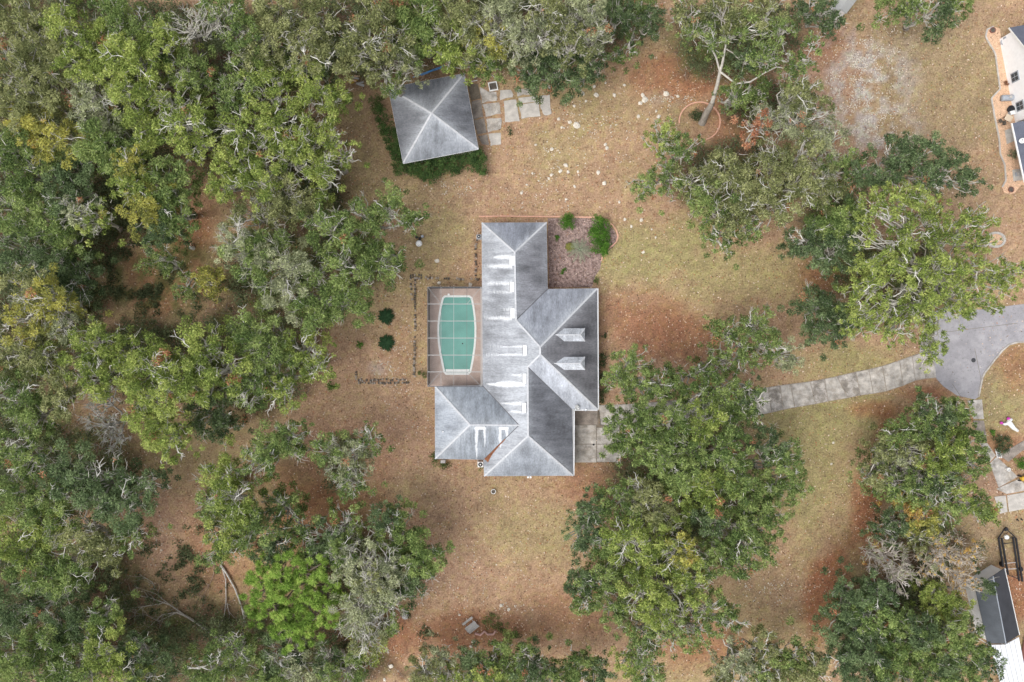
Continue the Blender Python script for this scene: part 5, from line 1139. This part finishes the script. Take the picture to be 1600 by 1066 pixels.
# ------------------------------------------------------------ white neighbour house, top right
Z5r = lambda x, y: (1440+x/3.331, y/3.331)
nh = empty('neighbour_house', P(1580,120), 'white walled neighbour house with dark gabled roof at the top right', 'house')
fa, fbp = P(1561.6,61.5), P(1586,192); wd_ = fbp-fa; WL = np.linalg.norm(wd_); wu = wd_/WL; wn = np.array((-wu[1],wu[0],0)); wn = wn if wn[0] < 0 else -wn   # outward (west)
inn = -wn; D = 14.0
def WPt(t, z, off=0): return fa+wu*WL*t+wn*off+np.array((0,0,z))
ZG, ZAP = 2.7, 6.0
MB().add([WPt(0,0),WPt(1,0),WPt(1,ZG),WPt(.5,ZAP),WPt(0,ZG)]+[WPt(0,0)+inn*D,WPt(1,0)+inn*D,WPt(1,ZG)+inn*D,WPt(.5,ZAP)+inn*D,WPt(0,ZG)+inn*D],
   [(0,1,2,3,4),(9,8,7,6,5),(0,5,6,1),(1,6,7,2),(4,9,5,0)]).build('wall', M_wall_white, nh)
for t0, t1, nm in ((-.045,.5,0),(.5,1.045,1)):
    z0 = ZG-.3 if nm == 0 else ZAP; z1 = ZAP if nm == 0 else ZG-.3
    a, b = WPt(t0,z0+.08,.35), WPt(t1,z1+.08,.35); up = np.array((0,0,.1))
    MB().add([a,b,b+inn*(D+.7),a+inn*(D+.7),a+up,b+up,b+inn*(D+.7)+up,a+inn*(D+.7)+up], [(3,2,1,0),(4,5,6,7),(0,1,5,4),(1,2,6,5),(2,3,7,6),(3,0,4,7)]).build('roof', M_slate, nh)
    MB().bar(a+np.array((0,0,-.03)), b+np.array((0,0,-.03)), .06, .22).build('barge_board', M_vinyl, nh)
def window_(t, z, w_, h_):
    c_ = WPt(t, z, .03); ang = math.atan2(wu[1],wu[0])
    fr = MB(); fr.box(c_, (w_+.2,.1,h_+.2), ang); f_ = fr.build('window', M_grey, nh)
    for i_ in (-1,1):
        for j_ in (-1,1):
            p = c_+wu*i_*w_/4+np.array((0,0,j_*h_/4))+wn*.04; MB().box(p, (w_/2-.08,.06,h_/2-.08), ang).build('pane', M_glass, f_, origin=parent_world(nh))
window_(.50,1.55,1.15,1.2); window_(.84,1.5,1.15,1.2)
MB().box(WPt(.02,1.0,.04), (.25,.08,.5), math.atan2(wu[1],wu[0])).build('meter', M_grey, nh)
# lower porch roof
po = empty('neighbour_porch', P(1592,240), 'slate blue porch roof with white gutter on the neighbour house', 'porch')
a, b = P(1581,193,2.5), P(1601,285,2.5); e_ = np.array((9,1.5,1.6)); up = np.array((0,0,.12))
MB().add([a,b,b+e_,a+e_,a+up,b+up,b+e_+up,a+e_+up], [(3,2,1,0),(4,5,6,7),(0,1,5,4),(1,2,6,5),(2,3,7,6),(3,0,4,7)]).build('roof', M_slate, po)
MB().bar(a+np.array((-.08,0,.05)), b+np.array((-.08,0,.05)), .16, .16).build('gutter', M_vinyl, po)
a0, b0 = a*np.array((1,1,0))+np.array((2.0,.1,0)), b*np.array((1,1,0))+np.array((2.0,.1,0)); MB().add([a0,b0,b0+np.array((0,0,2.48)),a0+np.array((0,0,2.48)),a0+np.array((.15,0,0)),b0+np.array((.15,0,0)),b0+np.array((.15,0,2.48)),a0+np.array((.15,0,2.48))],[(0,1,2,3),(7,6,5,4),(3,2,6,7),(0,3,7,4),(1,5,6,2),(0,4,5,1)]).build('wall', M_wall_white, po)
dish(1594.5,222,2.7,.42,'white satellite dish on the slate blue porch roof', 2.6, .35)
GB = [Z5r(*p) for p in ((332,190),(340,155),(372,140),(408,150),(412,200),(436,330),(466,460),(486,600),(500,680),(520,750),(545,900),(560,960),(520,965),(500,985),(485,1005),(455,1013),(428,1000),(418,975),(437,940),(432,860),(407,800),(402,720),(377,600),(362,512),(407,465),(382,280),(342,212))]
sheet('gravel_bed', GB, .03, M_gravelbed, 'peach gravel border with pale edging beside the white house')
edging('stone_edging', GB[-10:]+GB[:3], 'pale scalloped stone edging on the outer side of the gravel border', False, M_conc_light, .2, .12)
def box_thing(name, label, cat, px, py, size, rot, m, m2, top='lid', z=0.0):
    L = Vector(P(px,py))+Vector((0,0,z)); o = empty(name, L, label, cat)
    MB().box(L+Vector((0,0,size[2]/2)), size, rot).build('body', m, o); MB().box(L+Vector((0,0,size[2]+.03)), (size[0]*1.06,size[1]*1.06,.06), rot).build(top, m2, o); return o
L = Vector(P(1570,155)); o = empty('propane_tank', L, 'blue grey rounded tank lying on the gravel under the window', 'tank')
ax_ = Vector((math.cos(.05),math.sin(.05),0)); MB().tube([L+ax_*(-.75)+Vector((0,0,.45)),L+ax_*(-.62)+Vector((0,0,.45)),L+ax_*.62+Vector((0,0,.45)),L+ax_*.75+Vector((0,0,.45))], .42,.42,14).build('tank_body', M_grey, o, smooth=True)
MB().lathe(L+ax_*.2+Vector((0,0,.85)), [(.2,0),(.2,.12),(.1,.16)],12).build('valve_cap', M_wood, o)
for s_ in (-.45,.45): MB().box(L+ax_*s_+Vector((0,0,.06)), (.12,.6,.12)).build('foot', M_conc, o)
pot(1576.5,172,.5,'black round planter tub on the gravel near the second window', M_black, .5, M_black)
box_thing('storage_bin','small white lidded bin beside the black tub','bin',1578,178,(.6,.5,.5),.3,M_grey,M_vinyl)
L = Vector(P(1570.5,187)); o = empty('garden_table', L, 'square tan garden table on the gravel border', 'table'); MB().box(L+Vector((0,0,.7)), (1.0,.9,.05), -.5).build('table_top', mat('tan_top',(.6,.5,.38),var=.1), o)
for dx, dy in ((-.3,-.3),(.3,-.3),(.3,.3),(-.3,.3)): MB().box(L+Vector((dx,dy,.34)), (.05,.05,.68)).build('leg', M_black, o)
for k, (x, y, r_) in enumerate(((1560,190.5,.6),(1566,194,.2))):
    L = Vector(P(x,y)); ch = empty('patio_chair', L, ['dark brown patio chair left of the tan garden table','dark brown patio chair below the tan garden table'][k], 'chair')
    MB().box(L+Vector((0,0,.42)), (.5,.5,.05), r_).build('seat', M_block, ch); MB().box(L+Vector((.24*math.cos(r_)*-1,.24*math.sin(r_)*-1,.68)), (.05,.5,.5), r_).build('backrest', M_block, ch)
    for dx, dy in ((-.2,-.2),(.2,-.2),(.2,.2),(-.2,.2)): MB().box(L+Vector((dx,dy,.2)), (.04,.04,.4)).build('leg', M_black, ch)
pd = empty('entry_step', P(1576,206), 'white concrete entry step below the porch gutter', None); pd['kind'] = 'structure'
slab_poly(poly_px([Z5r(430,680),Z5r(473,665),Z5r(482,735),Z5r(442,752)]), 0, .16, .02).build('slab', M_conc_light, pd)
pd2 = empty('equipment_pad', P(1587,274), 'white pad at the south end of the gravel border', None); pd2['kind'] = 'structure'
slab_poly(poly_px([Z5r(470,885),Z5r(512,878),Z5r(525,938),Z5r(476,945)]), 0, .12, .02).build('slab', M_conc_light, pd2)
box_thing('utility_box','small grey utility box on the white pad at the south end of the gravel border','utility box',1588,273,(.55,.5,.5),.1,M_grey,M_wood,z=.12)
for k, (x, y) in enumerate(((1549.5,48.5),(1578,297))): pot(x, y, .42, ['rusty brown round bowl in the north loop of the gravel border','rusty brown round bowl in the south loop of the gravel border'][k], M_redwood, .3)
L = Vector(P(1564,68)); o = empty('hose_reel', L, 'grey hose coil at the white house corner', 'hose reel'); m = MB()
for r_ in (.22,.3): m.tube([L+Vector((r_*math.cos(t),1.2*r_*math.sin(t),.3+.02*t)) for t in np.linspace(0,6.28,16)], .05,.05,5)
m.build('hose', M_grey, o); MB().box(L+Vector((0,0,.15)), (.2,.2,.3)).build('stand', M_black, o)

# ------------------------------------------------------------ south east neighbour: sheds, trailer, decorations
Z6r = lambda x, y: (1260+x/4.332, 820+y/4.332)
sh = empty('neighbour_shed', P(1560,950), 'charcoal gabled shed roof beside the white metal roof at the lower right', 'shed')
ZL, ZR = 2.5, 3.9
lt, lbm, rt, rbm, et, ebm = P(*Z6r(1140,420),ZL), P(*Z6r(1225,803),ZL), P(*Z6r(1262,348),ZR), P(*Z6r(1350,805),ZR), P(*Z6r(1340,295),ZL), P(*Z6r(1440,745),ZL)
for a, b, c_, d_, nm in ((lt,lbm,rbm,rt,0),(rt,rbm,ebm,et,1)):
    up = np.array((0,0,.08)); dn = [a-up,b-up,c_-up,d_-up]
    MB().add([a,b,c_,d_]+dn, [(0,1,2,3),(7,6,5,4),(0,4,5,1),(1,5,6,2),(2,6,7,3),(3,7,4,0)]).build('roof_slope', [M_slate2, mat('dark_charcoal_roof',(.045,.047,.055),rough=.6,var=.25,scale=.8,fine=.15,fscale=9,bump=.3)][nm], sh)
MB().bar(rt+np.array((0,0,.03)), rbm+np.array((0,0,.03)), .12,.05).build('ridge_cap', M_grey, sh); MB().bar(et+np.array((.05,0,0)), ebm+np.array((.05,0,0)), .07,.1).build('drip_edge', M_vinyl, sh)
q = [lt,lbm,ebm,et]; cc_ = np.mean(q,0); MB().prism([tuple((p+(cc_-p)*.06)[:2]) for p in q], 0, ZL-.1).build('wall', M_wall_white, sh)
wr_ = empty('carport', P(1585,1035), 'bright white metal carport roof at the bottom right corner', 'carport')
zq = 2.6; q = [P(1547,1008,zq),P(1571,1007.5,zq),P(1592,996,zq),P(1612,1100,zq),P(1575,1110,zq)]
MB().prism([tuple(p[:2]) for p in q], zq-.1, zq).build('roof_panel', mat('white_roof',(.72,.74,.78),rough=.5,var=.12,scale=.5,bump=.1), wr_)
for k in range(1,6):
    t = k/6; a = q[0]*(1-t)+q[2]*t; b = q[4]*(1-t)+q[3]*t; MB().bar(a+np.array((0,-.25,.02)), b+np.array((0,0,.02)), .05,.05).build('roof_seam', M_alum, wr_)
for p in q: 
    pp = p+(np.mean(q,0)-p)*.06; MB().bar(pp*np.array((1,1,0)), pp-np.array((0,0,.1)), .1).build('post', M_white, wr_)
dkk = empty('side_deck', P(1600,1010), 'red brown board deck right of the white carport roof', 'deck')
for k in range(6): MB().box(P(1597+k*1.3,1020,.3), (.13,6.5,.04), -.2).build('board', M_redwood, dkk)
tl = empty('boat_trailer', P(1579,870), 'black steel frame trailer with white jack wheel on the brown lawn', 'trailer')
for k, ((xa,ya),(xb,yb)) in enumerate((((1300,90),(1332,285)),((1322,92),(1365,335)),((1398,85),(1440,380)),((1418,90),(1462,385)))):
    MB().bar(P(*Z6r(xa,ya),.55), P(*Z6r(xb,yb),.55), .2,.16).build('rail', M_black, tl)
for xa, ya, xb, yb, mm in ((1320,130,1400,122,M_black),(1340,262,1420,255,M_wood),(1345,302,1428,296,M_wood),(1300,92,1420,88,M_black),(1355,335,1460,378,M_black)):
    MB().bar(P(*Z6r(xa,ya),.5), P(*Z6r(xb,yb),.5), .1,.08).build('cross_member', mm, tl)
for xa in (1300,1418): MB().bar(P(*Z6r(xa,90),.5), P(*Z6r(1345,22),.5), .12,.12).build('tongue', M_black, tl)
MB().lathe(P(*Z6r(1350,82),.5), [(.3,0),(.33,.1),(.28,.3),(.05,.33)], 14).build('jack_wheel', M_vinyl, tl, smooth=True)
for x, y in ((1318,265),(1452,300)):
    c_ = Vector(P(*Z6r(x,y),.33)); w_ = MB(); w_.lathe((0,0,0), [(.18,-.12),(.33,-.1),(.33,.1),(.18,.12)], 16); w_.v = [tuple(c_+Vector((v[2],v[0],v[1]))) for v in w_.v]; wo_ = w_.build('wheel', M_black, tl)
    h2 = MB(); h2.lathe((0,0,0), [(.16,-.1),(.16,.1)], 12); h2.v = [tuple(c_+Vector((v[2],v[0],v[1]))) for v in h2.v]; h2.build('rim', M_grey, wo_, origin=parent_world(tl))
MB().box(P(*Z6r(1350,30),.7), (.5,.35,.3),.7).build('winch', M_black, tl)
# inflatable decoration
L = Vector(P(1573,661)); o = empty('inflatable_decoration', L, 'white inflatable yard figure with magenta tips lying on the grass', 'inflatable')
Zp = lambda x, y, z: Vector(P(1260+x/4.635, 600+y/4.635, z))
m = MB(); m.tube([Zp(1455,270,.35),Zp(1475,290,.38),Zp(1500,320,.3),Zp(1530,340,.22)], .42,.2,12); m.build('body', M_vinyl, o, smooth=True)
MB().tube([Zp(1470,285,.4),Zp(1440,292,.42),Zp(1425,290,.42)], .2,.17,10).build('arm', M_vinyl, o, smooth=True)
MB().tube([Zp(1462,275,.4),Zp(1475,262,.42),Zp(1488,256,.42)], .24,.18,10).build('arm', M_vinyl, o, smooth=True)
for x, y, r_ in ((1410,282,.22),(1462,252,.25)): MB().lathe(Zp(x,y,.25), [(r_*.3,-.2),(r_,0),(r_*.9,.15),(r_*.3,.3)], 12).build('tip', M_pink, o, smooth=True)
MB().tube([Zp(1500,322,.35),Zp(1528,340,.28)], .21,.12,10).build('sleeve', M_green, o, smooth=True)
# white framed panel
L = Vector(P(1557,708)); o = empty('slatted_panel', L, 'small white framed panel with dark slats standing at the path bend', 'panel'); c_, s_ = math.cos(1.35), math.sin(1.35)
for d_ in (-.32,.32): MB().box(L+Vector((-s_*d_,c_*d_,.4)), (1.2,.08,.08), -1.35+math.pi).build('frame_rail', M_vinyl, o)
for d_ in (-.56,.56): MB().box(L+Vector((math.cos(-1.35)*d_,math.sin(-1.35)*d_,.4)), (.08,.6,.085), -1.35).build('frame_rail', M_vinyl, o)
for k in range(4): MB().box(L+Vector((math.cos(-1.35)*(-.36+.24*k),math.sin(-1.35)*(-.36+.24*k),.4)), (.14,.56,.05), -1.35).build('slat', M_grey, o)
L = Vector(P(1596,746)); o = empty('garden_machine', L, 'yellow garden machine with black wheels on the path at the right edge', 'machine')
MB().box(L+Vector((.1,0,.5)), (1.1,.5,.45), .25).build('body', M_yellow, o); MB().box(L+Vector((.3,.1,.82)), (.4,.4,.2), .25).build('seat', M_black, o)
for dx, dy in ((-.4,-.4),(-.45,.25),(.5,-.2),(.45,.45)):
    w_ = MB(); c2 = L+Vector((dx,dy,.25)); w_.lathe((0,0,0), [(.1,-.08),(.25,-.07),(.25,.07),(.1,.08)],12); w_.v = [tuple(c2+Vector((v[0],v[2],v[1]))) for v in w_.v]; w_.build('wheel', M_black, o)
L = Vector(P(1573,733)); o = empty('white_bucket', L, 'white bucket on the path left of the green shrub', 'bucket'); MB().lathe(L, [(.22,0),(.28,.45),(.25,.45),(.2,.1)],14).build('pail', M_vinyl, o); MB().tube([L+Vector((.28*math.cos(t),.05,.45+.2*math.sin(t))) for t in np.linspace(0,3.14,8)], .015,.015,4).build('handle', M_grey, o)
for k in range(2):
    x, y = [(1590,813),(1596,812)][k]; m = MB(); m.tube([P(x-1.5,y,.1),P(x,y-1,.15),P(x+1.5,y+1,.1)], .1,.08,6); tag(m.build('black_boot', M_black, origin=P(x,y)), ['left dark shoe lying on the lawn above the trailer','right dark shoe lying on the lawn above the trailer'][k], 'shoe')

fs = empty('garden_shed', P(1322,-4), 'pale grey metal shed roof corner peeking out of the dark tree at the top edge', 'shed')
zz = 2.3; a, b, c_, d_ = P(1300,14,zz), P(1322,22,zz), P(1345,-8,zz), P(1318,-22,zz); rd = (b+c_)/2+np.array((0,0,.0)); mid1 = (a+b)/2+np.array((0,0,.6)); mid2 = (c_+d_)/2+np.array((0,0,.6))
MB().add([a,mid1,mid2,d_], [(0,1,2,3)]).add([mid1,b,c_,mid2], [(0,1,2,3)]).build('roof_panel', M_alum, fs)
q = [a,b,c_,d_]; cc_ = np.mean(q,0); MB().prism([tuple((p+(cc_-p)*.1)[:2]) for p in q], 0, zz-.02).build('wall', M_wall_white, fs)
print('done', len(bpy.data.objects))
